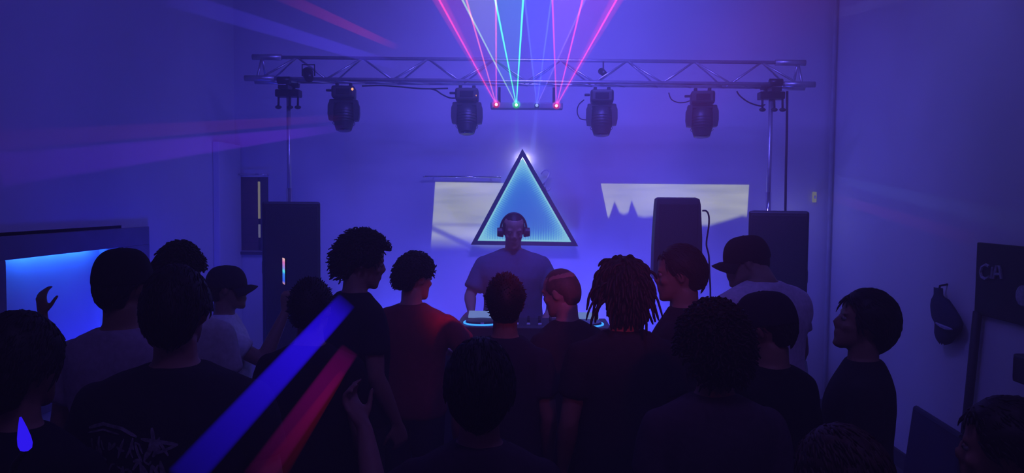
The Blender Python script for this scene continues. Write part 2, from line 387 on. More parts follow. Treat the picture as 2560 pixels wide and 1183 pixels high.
triangle()

# curved hook beside the triangle
hk = [at(1353, 436, 6.9), at(1356, 429, 6.9), at(1362, 425, 6.9), at(1369, 425, 6.9), at(1374, 430, 6.9), at(1374, 436, 6.9), at(1369, 446, 6.9), at(1358, 463, 6.9)]
ht = empty('wall_hook', hk[-1]); tag(ht, 'thin bent metal cane hook poking out behind the triangle', 'hook')
mb = MB().tube(hk, 0.008, 8); mb.v = [v - hk[-1] for v in mb.v]; mb.build('hook_bar', M_white, ht, smooth=True)
mb = MB().tube([at(1366, 477, 6.9), at(1371, 478, 6.9), at(1375, 473, 6.9), at(1377, 468, 6.9)], 0.005, 8); mb.v = [v - hk[-1] for v in mb.v]; mb.build('hook_end', M_white, ht, smooth=True)
mb = MB().tube([at(1362, 458, 6.9), at(1366, 477, 6.9), at(1362, 470, 6.99)], 0.005, 8); mb.v = [v - hk[-1] for v in mb.v]; mb.build('hook_stem', M_white, ht, smooth=True)

# ------------------------------------------------------------------ truss on two stands
TY = 6.0
tl = at(625, 160, TY); trr = at(2025, 186, TY)
tx0, tx1 = tl.x, trr.x
zt = at(1325, 150, TY).z; zb = at(1325, 209, TY).z
trs = empty('lighting_truss', ((tx0 + tx1) / 2, TY, zb)); tag(trs, 'long grey triangular lighting truss spanning the stage', 'truss')
to = V(((tx0 + tx1) / 2, TY, zb)); trs.rotation_euler = (0, R(0.4), 0)
def tpart(mb, name, m=M_alu, smooth=True, parent=trs):
    mb.v = [v - to for v in mb.v]; return mb.build(name, m, parent, smooth=smooth)
ch = [(TY, zt, tx0 + 0.02, tx1 - 0.04), (TY - 0.11, zb, tx0, tx1), (TY + 0.11, zb + 0.01, tx0, tx1)]
for (y, z, a, b) in ch:
    tpart(MB().tube([(a, y, z), (b, y, z)], 0.0145, 12), 'chord')
    for e0, e1 in ((a, a + 0.24), (b - 0.24, b)):
        tpart(MB().tube([(e0, y, z), (e1, y, z)], 0.024, 12), 'end_sleeve')
nb = 16
for i in range(nb):
    xa = tx0 + 0.12 + (tx1 - tx0 - 0.24) * i / nb; xb = tx0 + 0.12 + (tx1 - tx0 - 0.24) * (i + 1) / nb
    lo, hi = (xa, xb) if i % 2 == 0 else (xb, xa)
    for y in (TY - 0.11, TY + 0.11):
        tpart(MB().tube([(lo, y, zb), (hi, TY, zt)], 0.008, 6), 'brace')
    tpart(MB().tube([(xa, TY - 0.11, zb), (xb, TY + 0.11, zb)], 0.007, 6), 'brace')
for x in (tx0 + 0.1, tx1 - 0.1):
    for y in (TY - 0.11, TY + 0.11):
        tpart(MB().tube([(x, y, zb), (x, TY, zt)], 0.011, 8), 'end_brace')

def truss_stand(px, label):
    x = at(px, 300, TY).x
    t = empty('truss_stand', (x, TY, 0)); tag(t, label, 'stand', 'truss stands')
    MB().tube([(0, 0, 0.35), (0, 0, 1.75)], 0.03, 14).build('outer_pole', M_blackm, t, smooth=True)
    MB().tube([(0, 0, 1.7), (0, 0, zb - 0.12)], 0.018, 14).build('inner_pole', M_alu, t, smooth=True)
    MB().tube([(0, 0, 1.55), (0, 0, 2.08)], 0.0225, 14).build('middle_pole', M_chrome, t, smooth=True)
    MB().tube([(0, 0, 1.70), (0, 0, 1.78)], 0.045, 14).build('collar', M_black, t, smooth=True)
    c = MB().bbox((0, 0, zb - 0.09), (0.20, 0.09, 0.06), 0.008).build('adapter_head', M_blackm, t)
    for dx in (-0.075, 0.02, 0.085):
        k = MB().tube([(dx, -0.02, zb - 0.1), (dx, -0.03, zb - 0.20)], 0.009, 8).build('clamp_bolt', M_blackm, t, smooth=True)
        MB().ell((dx, -0.03, zb - 0.205), (0.028, 0.018, 0.016), nu=10, nv=6).build('wing_knob', M_black, k, smooth=True)
    for dy in (-0.11, 0.11):
        MB().tube([(-0.05, dy, zb), (0.05, dy, zb)], 0.03, 12).build('clamp', M_blackm, t, smooth=True)
        MB().box((0, dy / 2 + (0.0), zb - 0.055), (0.08, abs(dy) + 0.06, 0.03)).build('clamp_arm', M_blackm, t)
    for k in range(3):
        a = R(90 + 120 * k + 20)
        leg = MB().tube([(0.03 * math.cos(a), 0.03 * math.sin(a), 0.75), (0.27 * math.cos(a), 0.27 * math.sin(a), 0.03)], 0.014, 8).build('leg', M_blackm, t, smooth=True)
        MB().ell((0.27 * math.cos(a), 0.27 * math.sin(a), 0.022), (0.025, 0.025, 0.02), nu=10, nv=6).build('rubber_foot', M_rubber, leg, smooth=True)
        MB().tube([(0, 0, 0.38), (0.15 * math.cos(a), 0.15 * math.sin(a), 0.40)], 0.009, 6).build('leg_strut', M_blackm, t, smooth=True)
    return t
truss_stand(722, 'black crank stand carrying the truss, rising behind the left loudspeaker')
truss_stand(1926, 'black crank stand carrying the truss, rising behind the right loudspeaker')

def cable(pts, r, label, sub=6, name='cable'):
    P = [V(p) for p in pts]; out = []
    for i in range(len(P) - 1):
        p0 = P[max(i - 1, 0)]; p1 = P[i]; p2 = P[i + 1]; p3 = P[min(i + 2, len(P) - 1)]
        for k in range(sub):
            t = k / sub
            out.append(0.5 * ((2 * p1) + (p2 - p0) * t + (2 * p0 - 5 * p1 + 4 * p2 - p3) * t * t + (3 * p1 - p0 - 3 * p2 + p3) * t ** 3))
    out.append(P[-1])
    o = MB().tube(out, r, 6).build(name, M_rubber, None, P[0], smooth=True); tag(o, label, 'cable'); return o
cable([at(1968, 228, 5.97), at(1967, 330, 5.97), at(1965, 420, 5.97), at(1963, 560, 5.95), at(1960, 800, 5.9)], 0.010, 'thin black cable hanging straight down from the right truss end')
cable([at(1842, 228, 5.86), at(1850, 240, 5.86), at(1872, 256, 5.86), at(1900, 265, 5.9), at(1912, 262, 5.95)], 0.006, 'black cable sagging below the truss near the right stand')
cable([at(1075, 222, 5.86), at(1090, 226, 5.86), at(1105, 236, 5.86), at(1125, 245, 5.86), at(1142, 245, 5.86)], 0.006, 'black cable drooping into the light beside the red laser')
cable([at(1460, 250, 5.86), at(1447, 262, 5.84), at(1443, 280, 5.84), at(1450, 296, 5.84), at(1466, 300, 5.84)], 0.005, 'black cable looping beside the third hanging light')
cable([at(1672, 232, 5.86), at(1678, 248, 5.84), at(1694, 256, 5.84), at(1712, 256, 5.84), at(1724, 252, 5.84)], 0.005, 'black cable looping beside the rightmost hanging light')
cable([at(905, 215, 5.85), at(960, 214, 5.85), at(1020, 219, 5.85), at(1060, 222, 5.85), at(1120, 221, 5.85)], 0.006, 'black cable lying along the truss between the two left lights')

# small pinspot on the truss, left
ps = at(771, 190, 5.9); pt = empty('pin_spot', ps); tag(pt, 'small dark spotlight clamped on the truss left end', 'spotlight')
Mx = Euler((R(-60), 0, R(25))).to_matrix()
MB().tube([Mx @ V((0, 0, -0.05)), Mx @ V((0, 0, 0.06))], [0.035, 0.042], 14).build('can', M_blackm, pt, smooth=True)
MB().tube([Mx @ V((0, 0, 0.055)), Mx @ V((0, 0, 0.075))], [0.046, 0.046], 14).build('front_ring', M_black, pt, smooth=True)
MB().tube([(-0.05, 0, 0), (-0.05, 0, 0.09), (0.05, 0, 0.09), (0.05, 0, 0)], 0.006, 6).build('bracket', M_blackm, pt)
c_ = at(1508, 182, 5.95); pt = empty('pin_spot', c_); tag(pt, 'tiny dark spotlight on the truss above the third hanging light', 'spotlight')
MB().tube([Mx @ V((0, 0, -0.03)), Mx @ V((0, 0, 0.04))], [0.022, 0.028], 12).build('can', M_blackm, pt, smooth=True)
MB().tube([(0, 0, 0), (0, 0, 0.09)], 0.006, 6).build('bracket', M_blackm, pt)

# ------------------------------------------------------------------ moving head lights hanging from the truss
def moving_head(px, ptop, pbot, label, yaw, tilt, led):
    y = 5.86; a = at(px, ptop, y); b = at(px, pbot, y); h = a.z - b.z; s = h / 0.40
    t = empty('moving_head_light', (a.x, y, a.z), R(yaw)); tag(t, label, 'stage light', 'moving head lights on the truss')
    def S(m): m.v = [v * s for v in m.v]; return m
    base = S(MB().bbox((0, 0, -0.055), (0.205, 0.20, 0.11), 0.02)).build('base', M_black, t)
    S(MB().bbox((0, -0.107, -0.055), (0.12, 0.006, 0.05), 0.003)).build('display_panel', M_glass_dark, base)
    S(MB().tube([(0, 0, -0.10), (0, 0, -0.125)], 0.07, 18)).build('pan_ring', M_blackm, t, smooth=True)
    y_ = MB().bbox((0, 0, -0.135), (0.255, 0.10, 0.035), 0.012)
    S(y_).build('yoke_bridge', M_black, t)
    for sx in (-1, 1):
        pr = [(sx * 0.085, -0.118), (sx * 0.118, -0.125), (sx * 0.138, -0.17), (sx * 0.140, -0.25), (sx * 0.130, -0.305), (sx * 0.092, -0.31)]
        S(MB().prism(pr, -0.055, 0.055)).build('yoke_arm', M_black, t)
    Mh = Matrix.Rotation(R(tilt), 3, 'X')
    c = V((0, 0, -0.255))
    prof = [(-0.11, 0.06), (-0.095, 0.085), (-0.03, 0.098), (0.04, 0.095), (0.10, 0.082), (0.14, 0.070)]
    hd = S(MB().tube([c + Mh @ V((0, 0, -z)) for z, r in prof], [r for z, r in prof], 20)).build('head', M_black, t, smooth=True)
    smoothed(hd, 50)
    S(MB().tube([c + Mh @ V((0, 0, -0.13)), c + Mh @ V((0, 0, -0.145))], [0.064, 0.06], 20)).build('lens', M_glass_dark, hd, smooth=True)
    rim = MB(); n = 20
    for k in range(5):
        z = -0.02 + 0.025 * k
        rr = 0.0985
        rim.tube([c + Mh @ V((rr * math.cos(2 * math.pi * j / n), rr * math.sin(2 * math.pi * j / n), -z)) for j in range(n + 1)], 0.0025, 5)
    S(rim).build('cooling_fins', M_blackm, hd)
    for dx in (-0.06, 0.06):
        S(MB().bbox((dx, 0, 0.01), (0.03, 0.05, 0.045), 0.006)).build('clamp', M_blackm, t)
    S(MB().bbox((-0.13, -0.03, -0.04), (0.05, 0.03, 0.02), 0.005)).build('power_plug', M_rubber, t)
    if led:
        q = V((0.085, -0.108, -0.035 if led == 1 else -0.07))
        S(MB().ell(q, (0.011, 0.006, 0.012) if led == 1 else (0.004, 0.004, 0.007), nu=8, nv=6)).build('status_light', glow('amber_indicator', (1.0, 0.42, 0.16), 2.2 if led == 1 else 1.4), base)
    return t
moving_head(860, 217, 328, 'dark moving head light with amber dot hanging leftmost on the truss', 8, -12, 1)
moving_head(1168, 223, 336, 'dark moving head light left of the red laser on the truss', 2, -16, 2)
moving_head(1505, 227, 340, 'dark moving head light right of the lasers on the truss', -4, -10, 0)
moving_head(1756, 230, 344, 'dark moving head light hanging rightmost on the truss', -8, -8, 0)

# ------------------------------------------------------------------ laser bar with its beams
LY = 5.86
lx = [(1241, 262), (1291, 263), (1342, 264), (1391, 265)]
lp = [at(a, b, LY - 0.05) for a, b in lx]
lo0 = (lp[1] + lp[2]) / 2
lb = empty('laser_bar', lo0); tag(lb, 'dark laser bar with red, green, blue and red beams fanning up', 'laser')
def lpart(mb, name, m, parent=lb, smooth=False):
    mb.v = [v - lo0 for v in mb.v]; return mb.build(name, m, parent, smooth=smooth)
lpart(MB().bbox(lo0 + V((0, 0.06, 0.0)), ((lp[3] - lp[0]).x + 0.10, 0.09, 0.05), 0.008), 'housing', mat('bar_housing', (0.16, 0.16, 0.18), 0.5, noise_s=20))
for x in (lp[0].x + 0.02, lp[3].x - 0.02):
    lpart(MB().box((x, lo0.y + 0.07, lo0.z + 0.09), (0.02, 0.03, 0.12)), 'hanger', M_blackm)
RED, GRN, BLU, MAG = (1.0, 0.03, 0.12), (0.05, 1.0, 0.22), (0.10, 0.20, 1.0), (1.0, 0.04, 0.16)
cols = [RED, GRN, BLU, RED]
tops = [[((1098, 0), RED, 1.0), ((1166, 0), (1.0, 0.16, 0.12), .8), ((1240, 0), (1.0, 0.08, 0.2), .8)],
        [((1156, 0), (0.4, 0.8, 0.15), .7), ((1238, 0), (0.06, 1.0, 0.30), 1.2), ((1308, 0), (0.05, 1.0, 0.32), 1.4)],
        [((1312, 0), BLU, .45), ((1378, 0), BLU, .5), ((1462, 0), (0.25, 0.15, 1.0), .5)],
        [((1381, 0), MAG, .7), ((1456, 0), MAG, .9), ((1541, 0), RED, 1.0)]]
fan = [(0.9, 0.03, 0.25), (0.05, 0.55, 0.40), (0.03, 0.06, 1.0), (0.75, 0.03, 0.5)]
fan_s = [2.0, 4.0, 10.0, 2.6]
for i in range(4):
    ap = lpart(MB().tube([lp[i] + V((0, 0.02, 0)), lp[i] + V((0, -0.012, 0))], [0.022, 0.018], 14), 'aperture', M_blackm, smooth=True)
    lpart(MB().ell(lp[i] + V((0, -0.014, 0)), (0.0125, 0.006, 0.0125), nu=10, nv=6), 'glowing_lens', glow('laser_dot', tuple(0.22 + 0.78 * c for c in cols[i]) if i != 2 else (0.4, 0.55, 1.0), 6 if i != 2 else 1.2), ap)
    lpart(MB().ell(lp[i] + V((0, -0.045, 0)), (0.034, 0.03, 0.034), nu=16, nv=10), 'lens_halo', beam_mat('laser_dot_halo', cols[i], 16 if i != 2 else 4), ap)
    src = lp[i] + V((0, -0.016, 0))
    ends = []
    for (pix, c, s) in tops[i]:
        far = at(pix[0] + (pix[0] - lx[i][0]) * 0.25, pix[1] - 66, 4.6)
        ends.append(far)
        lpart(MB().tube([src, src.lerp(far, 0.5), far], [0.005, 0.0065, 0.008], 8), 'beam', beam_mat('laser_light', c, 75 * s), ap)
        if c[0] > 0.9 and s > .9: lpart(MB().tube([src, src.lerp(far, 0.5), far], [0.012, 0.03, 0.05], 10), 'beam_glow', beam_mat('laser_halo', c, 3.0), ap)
    # thin lit sheet of fog between a head's outer beams
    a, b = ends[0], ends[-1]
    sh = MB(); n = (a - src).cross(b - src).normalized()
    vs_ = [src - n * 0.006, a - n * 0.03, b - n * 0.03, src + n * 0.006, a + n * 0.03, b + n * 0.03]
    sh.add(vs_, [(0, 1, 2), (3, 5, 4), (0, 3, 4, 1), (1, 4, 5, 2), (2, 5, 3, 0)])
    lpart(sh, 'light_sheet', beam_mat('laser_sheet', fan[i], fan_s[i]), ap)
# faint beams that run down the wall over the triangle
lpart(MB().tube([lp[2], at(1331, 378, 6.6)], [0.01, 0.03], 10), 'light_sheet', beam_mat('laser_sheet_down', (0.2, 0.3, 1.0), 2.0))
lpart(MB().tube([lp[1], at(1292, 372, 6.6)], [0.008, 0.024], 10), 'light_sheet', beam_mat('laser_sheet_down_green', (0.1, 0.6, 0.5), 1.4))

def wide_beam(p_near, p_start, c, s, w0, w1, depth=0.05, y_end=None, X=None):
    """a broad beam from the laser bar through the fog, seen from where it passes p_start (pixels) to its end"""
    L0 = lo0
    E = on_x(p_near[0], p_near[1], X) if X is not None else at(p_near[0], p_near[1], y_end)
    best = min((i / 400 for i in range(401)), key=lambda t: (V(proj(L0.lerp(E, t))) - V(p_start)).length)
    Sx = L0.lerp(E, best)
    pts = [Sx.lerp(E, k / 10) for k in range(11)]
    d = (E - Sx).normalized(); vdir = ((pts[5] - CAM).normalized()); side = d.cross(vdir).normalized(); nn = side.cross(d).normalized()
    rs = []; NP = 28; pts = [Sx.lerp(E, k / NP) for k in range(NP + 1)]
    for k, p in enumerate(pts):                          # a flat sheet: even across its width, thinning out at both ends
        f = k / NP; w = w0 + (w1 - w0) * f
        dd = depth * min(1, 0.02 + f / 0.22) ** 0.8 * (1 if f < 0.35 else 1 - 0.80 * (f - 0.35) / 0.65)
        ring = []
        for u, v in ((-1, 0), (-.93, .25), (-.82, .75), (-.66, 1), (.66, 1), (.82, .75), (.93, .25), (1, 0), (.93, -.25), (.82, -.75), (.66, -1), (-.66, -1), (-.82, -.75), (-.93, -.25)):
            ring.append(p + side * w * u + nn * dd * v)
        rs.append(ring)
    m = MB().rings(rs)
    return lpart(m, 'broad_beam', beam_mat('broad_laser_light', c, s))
wide_beam((455, 1200), (872, 752), (0.022, 0.004, 1.0), 4.6, 0.030, 0.030, 0.045, y_end=1.2)
wide_beam((640, 1200), (896, 888), (0.5, 0.0, 0.38), 0.95, 0.024, 0.026, 0.04, y_end=1.2)
wide_beam((672, 1200), (880, 945), (1.0, 0.02, 0.02), 0.32, 0.008, 0.026, 0.04, y_end=1.25)
wide_beam((420, -8), (1000, 152), (0.08, 0.05, 1.0), 1.6, 0.035, 0.08, 0.10, X=-2.8)
wide_beam((700, -12), (1000, 108), (1.0, 0.03, 0.10), 0.75, 0.026, 0.06, 0.10, X=-2.2)
wide_beam((0, 352), (862, 308), (0.6, 0.03, 0.25), 0.5, 0.022, 0.06, 0.06, X=-2.84)
wide_beam((0, 425), (862, 332), (0.22, 0.02, 1.0), 1.5, 0.022, 0.10, 0.07, X=-2.84)
wide_beam((2560, 560), (2074, 446), (0.10, 0.22, 0.55), 0.5, 0.02, 0.07, 0.06, X=2.79)
wide_beam((2430, 598), (2074, 490), (0.65, 0.03, 0.30), 0.3, 0.03, 0.05, 0.06, X=2.79)
wide_beam((2420, -60), (2075, 60), (0.20, 0.20, 0.6), 0.4, 0.03, 0.05, 0.05, X=2.6)

# ------------------------------------------------------------------ loudspeakers
def pa_stack(px0, px1, ptop, y, label, d=0.45):
    a = at(px0, ptop, y); b = at(px1, ptop, y); w = b.x - a.x; top = a.z
    t = empty('loudspeaker', ((a.x + b.x) / 2, y + d / 2, 0), -math.atan2((a.x + b.x) / 2, y)); tag(t, label, 'loudspeaker', 'tall loudspeakers beside the stage')
    sub_h = 0.78
    MB().bbox((0, 0, sub_h / 2 + 0.02), (w * 1.12, d, sub_h - 0.02), 0.012).build('subwoofer_cabinet', M_black, t)
    MB().bbox((0, -d / 2 - 0.008, sub_h / 2 + 0.02), (w * 1.02, 0.02, sub_h - 0.1), 0.008).build('grille', M_grille, t)
    h = top - sub_h - 0.02
    c = MB().bbox((0, 0, sub_h + 0.02 + h / 2), (w, d * 0.92, h), 0.014).build('cabinet', M_black, t)
    MB().bbox((0, -d * 0.46 - 0.008, sub_h + 0.02 + h / 2), (w - 0.035, 0.02, h - 0.05), 0.008).build('grille', M_grille, t)
    for sx in (-1, 1):
        MB().bbox((sx * (w / 2), 0, sub_h + h * 0.6), (0.012, 0.16, 0.09), 0.005).build('handle', M_blackm, c)
    for sx in (-1, 1):
        for sy in (-1, 1):
            MB().tube([(sx * w * .45, sy * d * .4, 0), (sx * w * .45, sy * d * .4, 0.03)], 0.02, 8).build('rubber_foot', M_rubber, t)
pa_stack(632, 772, 504, 5.25, 'tall black loudspeaker under the left truss stand')
pa_stack(1902, 2047, 528, 5.25, 'tall black loudspeaker under the right truss stand')

def monitor():
    y = 5.0; a = at(1638, 493, y); b = at(1758, 493, y); bot = at(1697, 700, y).z; top = a.z; h = top - bot; w = b.x - a.x
    t = empty('monitor_speaker', ((a.x + b.x) / 2, y + 0.17, 0)); tag(t, 'black plastic speaker on a tripod in front of the right projection', 'loudspeaker')
    def ring(z, wf, wb, d): return [V((-wf / 2, -d / 2, z)), V((wf / 2, -d / 2, z)), V((wf / 2 + 0.012, -d / 2 + 0.05, z)), V((wb / 2, d / 2 - 0.03, z)), V((wb / 2 - 0.03, d / 2, z)), V((-wb / 2 + 0.03, d / 2, z)), V((-wb / 2, d / 2 - 0.03, z)), V((-wf / 2 - 0.012, -d / 2 + 0.05, z))]
    zs = [(bot, w * 0.92, w * 0.7, 0.30), (bot + 0.03, w * 1.02, w * 0.78, 0.34), (bot + h * 0.5, w * 1.0, w * 0.74, 0.34), (top - 0.05, w * 0.92, w * 0.66, 0.32), (top - 0.012, w * 0.88, w * 0.62, 0.30), (top, w * 0.74, w * 0.5, 0.24)]
    cab = MB().rings([ring(*q) for q in zs]).build('cabinet', M_black, t); smoothed(cab, 30)
    MB().bbox((0, -0.165, bot + h * 0.5), (w * 0.82, 0.02, h * 0.86), 0.008).build('grille', M_grille, t)
    MB().bbox((-w * 0.48, -0.15, top - 0.30), (0.012, 0.012, 0.018), 0.003).build('status_light', glow('pale_indicator', (0.7, 0.75, 1.0), 1.2), cab)
    MB().bbox((w * 0.5, 0, bot + h * 0.5), (0.03, 0.12, 0.05), 0.008).build('handle', M_blackm, cab)
    MB().tube([(0, 0, 0.6), (0, 0, bot + 0.03)], 0.0175, 12).build('pole', M_blackm, t, smooth=True)
    for k in range(3):
        an = R(30 + 120 * k)
        lg = MB().tube([(0.02 * math.cos(an), 0.02 * math.sin(an), 0.78), (0.48 * math.cos(an), 0.48 * math.sin(an), 0.03)], 0.012, 8).build('leg', M_blackm, t, smooth=True)
        MB().ell((0.48 * math.cos(an), 0.48 * math.sin(an), 0.02), (0.02, 0.02, 0.018), nu=8, nv=6).build('rubber_foot', M_rubber, lg)
    MB().tube([(0, 0, 0.7), (0, 0, 0.82)], 0.03, 12).build('hub', M_black, t, smooth=True)
monitor()
cable([at(1756, 527, 5.05), at(1766, 528, 5.05), at(1772, 540, 5.05), at(1772, 565, 5.06), at(1766, 610, 5.08), at(1772, 640, 5.08), at(1774, 690, 5.08), at(1776, 740, 5.08), at(1774, 900, 5.08)], 0.006, 'black lead curving out of the monitor speaker and hanging down')

# small plate at the right corner, its brightness painted as glow
sw = at(2036, 493, 6.97); st = empty('wall_switch', sw); tag(st, 'tiny bright switch plate on the wall by the right corner', 'switch')
MB().bbox((0, 0, 0), (0.035, 0.02, 0.10), 0.004).build('plate', glow('plate_glow', (0.62, 0.62, 0.6), 0.42), st)
MB().bbox((0, -0.014, 0), (0.012, 0.012, 0.03), 0.003).build('rocker', M_white, st)
lamp('speaker_back_glow', 'POINT', at(1985, 548, 6.75), (0.55, 0.55, 1.0), 0.5, None, 0.04)

# ------------------------------------------------------------------ DJ table with players and mixer
def dj_table():
    y = 4.75; zt_ = 1.10; cx = at(1320, 800, y).x
    t = empty('dj_table', (cx, y, 0)); tag(t, 'dark DJ table behind the crowd, in front of the man', 'table')
    MB().bbox((0, 0, zt_ - 0.02), (1.7, 0.62, 0.04), 0.006).build('table_top', M_dark, t)
    for sx in (-1, 1):
        for sy in (-1, 1):
            MB().tube([(sx * 0.8, sy * 0.26, 0), (sx * 0.8, sy * 0.26, zt_ - 0.03)], 0.02, 8).build('leg', M_blackm, t)
    fr = MB(); n = 60                                   # pleated front cloth
    pts = [(-0.86 + 1.72 * i / n, -0.32 + 0.012 * math.sin(i * 1.3)) for i in range(n + 1)]
    vs_ = [V((x, yy - k * 0.006, z)) for k in (0, 1) for z in (0.03, zt_ + 0.002) for x, yy in pts]
    N = n + 1; fs = []
    for i in range(n):
        fs += [(i, i + 1, N + i + 1, N + i), (2 * N + i, 3 * N + i, 3 * N + i + 1, 2 * N + i + 1)]
    fr.add(vs_, fs).build('front_cloth', mat('table_cloth', (0.03, 0.03, 0.04), 0.9, noise_s=20), t, smooth=True)
    M_jog = mat('jog_wheel', (0.06, 0.06, 0.07), 0.25, 0.5, noise_s=30)
    def player(px, label):
        p = at(px, 840, y); q = empty('media_player', (p.x, y, zt_ + 0.002)); tag(q, label, 'player')
        body = MB().bbox((0, 0, 0.05), (0.31, 0.39, 0.10), 0.008).build('body', M_black, q)
        MB().tube([(0, -0.05, 0.10), (0, -0.05, 0.118)], [0.108, 0.10], 28).build('jog_wheel', M_jog, q, smooth=False)
        rg = MB().tube([V((0.113 * math.cos(a * math.pi / 14), -0.05 + 0.113 * math.sin(a * math.pi / 14), 0.103)) for a in range(29)], 0.006, 6)
        rg.build('lit_ring', glow('blue_ring', (0.03, 0.25, 1.0), 3.0), q)
        MB().box((0, 0.14, 0.125), (0.2, 0.085, 0.008), Euler((R(20), 0, 0)).to_matrix()).build('screen', glow('player_screen', (0.25, 0.4, 1.0), 0.8), body)
        for k in range(4):
            MB().tube([(-0.135, -0.16 + k * 0.035, 0.10), (-0.135, -0.16 + k * 0.035, 0.106)], 0.011, 10).build('button', M_blackm, body)
    player(1205, 'media player with a glowing blue wheel on the table, left')
    player(1462, 'media player on the DJ table hidden right of the mixer')
    p = at(1335, 840, y); q = empty('dj_mixer', (p.x, y, zt_ + 0.002)); tag(q, 'black DJ mixer in the middle of the table', 'mixer')
    MB().bbox((0, 0, 0.05), (0.32, 0.38, 0.10), 0.008).build('body', M_black, q)
    for i in range(4):
        for j in range(4):
            MB().tube([(-0.11 + i * 0.073, -0.02 + j * 0.045, 0.1), (-0.11 + i * 0.073, -0.02 + j * 0.045, 0.122)], [0.011, 0.009], 10).build('knob', M_blackm, q)
        MB().bbox((-0.11 + i * 0.073, -0.12, 0.108), (0.022, 0.014, 0.014), 0.003).build('fader', M_white, q)
    return t
dj_table()
b_ = at(1214, 797, 5.0); bo = empty('usb_light', (b_.x, 5.0, 1.101)); tag(bo, 'small bright white lamp bar standing on the DJ table', 'lamp')
bh = b_.z - 1.101
MB().bbox((0, 0, bh), (0.05, 0.012, 0.014), 0.004).build('light_bar', glow('white_bar', (0.9, 0.9, 1.0), 2.0), bo)
MB().tube([(0, 0.005, bh), (0, 0.014, bh * .6), (0, 0.01, 0.02)], 0.004, 6).build('neck', M_blackm, bo)
MB().tube([(0, 0.01, 0), (0, 0.01, 0.025)], [0.02, 0.012], 10).build('base', M_blackm, bo)

# ------------------------------------------------------------------ things on the right wall
def sign():
    XS = XR - 0.02
    a = on_x(2448, 606, XS); y0 = a.y; z1 = a.z; z0 = on_x(2448, 786, XS).z
    y1 = y0 - 0.62                                      # runs on towards the viewer, out of the frame
    t = empty('wall_banner', (XS, (y0 + y1) / 2, z0)); tag(t, 'black banner with pale lettering on the right wall', 'banner')
    o = V((XS, (y0 + y1) / 2, z0)); 
    zmid = on_x(2448, 690, XS).z - z0
    MB().bbox((0, 0, (z1 - z0) / 2), (0.03, y0 - y1, z1 - z0), 0.006).build('board', mat('banner_black', (0.012, 0.012, 0.014), 0.7, noise_s=14, amount=0.5), t)
    M_let = mat('pale_lettering', (0.35, 0.35, 0.38), 0.8, noise_s=60, amount=0.4)
    # the letters C I A, drawn as strokes on the board's face
    def stroke(pts, r=0.010):
        P = [on_x(px, py, XS - 0.018) - o for px, py in pts]
        return MB().tube(P, r, 6, flat=1.0)
    stroke([(2473, 667), (2465, 662), (2456, 667), (2452, 680), (2455, 693), (2464, 698), (2473, 692)]).build('letter', M_let, t)
    stroke([(2482, 668), (2479, 697)]).build('letter', M_let, t)
    stroke([(2484, 697), (2492, 666), (2499, 666), (2504, 698)]).build('letter', M_let, t)
    stroke([(2488, 686), (2502, 686)]).build('letter', M_let, t)
    P = on_x(2556, 740, XS - 0.018) - o
    MB().ell(P, (0.006, 0.06, 0.06), nu=16, nv=8).build('round_emblem', M_let, t)
    # the dark post the banner is fixed to
    p0 = on_x(2444, 780, XS - 0.02); p1 = on_x(2408, 1130, XS - 0.02)
    q = empty('banner_post', (p1.x, p1.y, 0)); tag(q, 'dark slanting post running down the right wall below the banner', 'post')
    r0 = V((p1.x, p1.y, 0)); dd = (p1 - p0).normalized(); foot = p0 + dd * ((p0.z - 0.0) / -dd.z)
    MB().tube([p0 - r0, foot - r0], 0.026, 10).build('shaft', M_dark, q, smooth=True)
    MB().bbox(foot - r0 + V((-0.02, 0, 0.02)), (0.12, 0.16, 0.04), 0.01).build('foot_plate', M_dark, q)
sign()

def bag():
    XS = XR - 0.06
    pts = [(2346, 722, 9), (2346, 738, 9), (2350, 750, 17), (2356, 768, 27), (2364, 786, 33), (2369, 803, 35), (2370, 818, 30), (2363, 836, 22), (2360, 852, 15), (2358, 860, 6)]
    C = [on_x(px, py, XS) for px, py, r in pts]
    o = C[0]; t = empty('hanging_bag', o); tag(t, 'dark blue cloth bag hanging on a hook on the right wall', 'bag')
    # widths in pixels run along the wall (y axis); convert with the local scale of the wall
    rs = []
    for (px, py, r), c in zip(pts, C):
        wy = abs(on_x(px - r, py, XS).y - on_x(px + r, py, XS).y) / 2
        rs.append([c - o + V((0.05 * math.sin(2 * math.pi * j / 14) * min(1, r / 20), wy * math.cos(2 * math.pi * j / 14) * (1 + 0.06 * math.sin(5 * j + py)), 0.008 * math.sin(3 * j + py * .3))) for j in range(14)])
    MB().rings(rs).build('bag_body', mat('navy_cloth', (0.012, 0.012, 0.05), 0.85, noise_s=25, amount=0.4, bump=0.3), t, smooth=True)
    st_ = [on_x(px, py, XS - 0.055) - o for px, py in ((2340, 808), (2352, 815), (2366, 821), (2380, 824))]
    MB().tube(st_, [0.006, 0.012, 0.014, 0.006], 6).build('pale_stripe', mat('pale_cloth', (0.35, 0.33, 0.45), 0.8, noise_s=40), t)
    MB().tube([V((0, 0, -0.05)), V((0.01, 0, 0.02)), V((0.06, 0, 0.03))], 0.008, 6).build('hook', M_blackm, t)
bag()

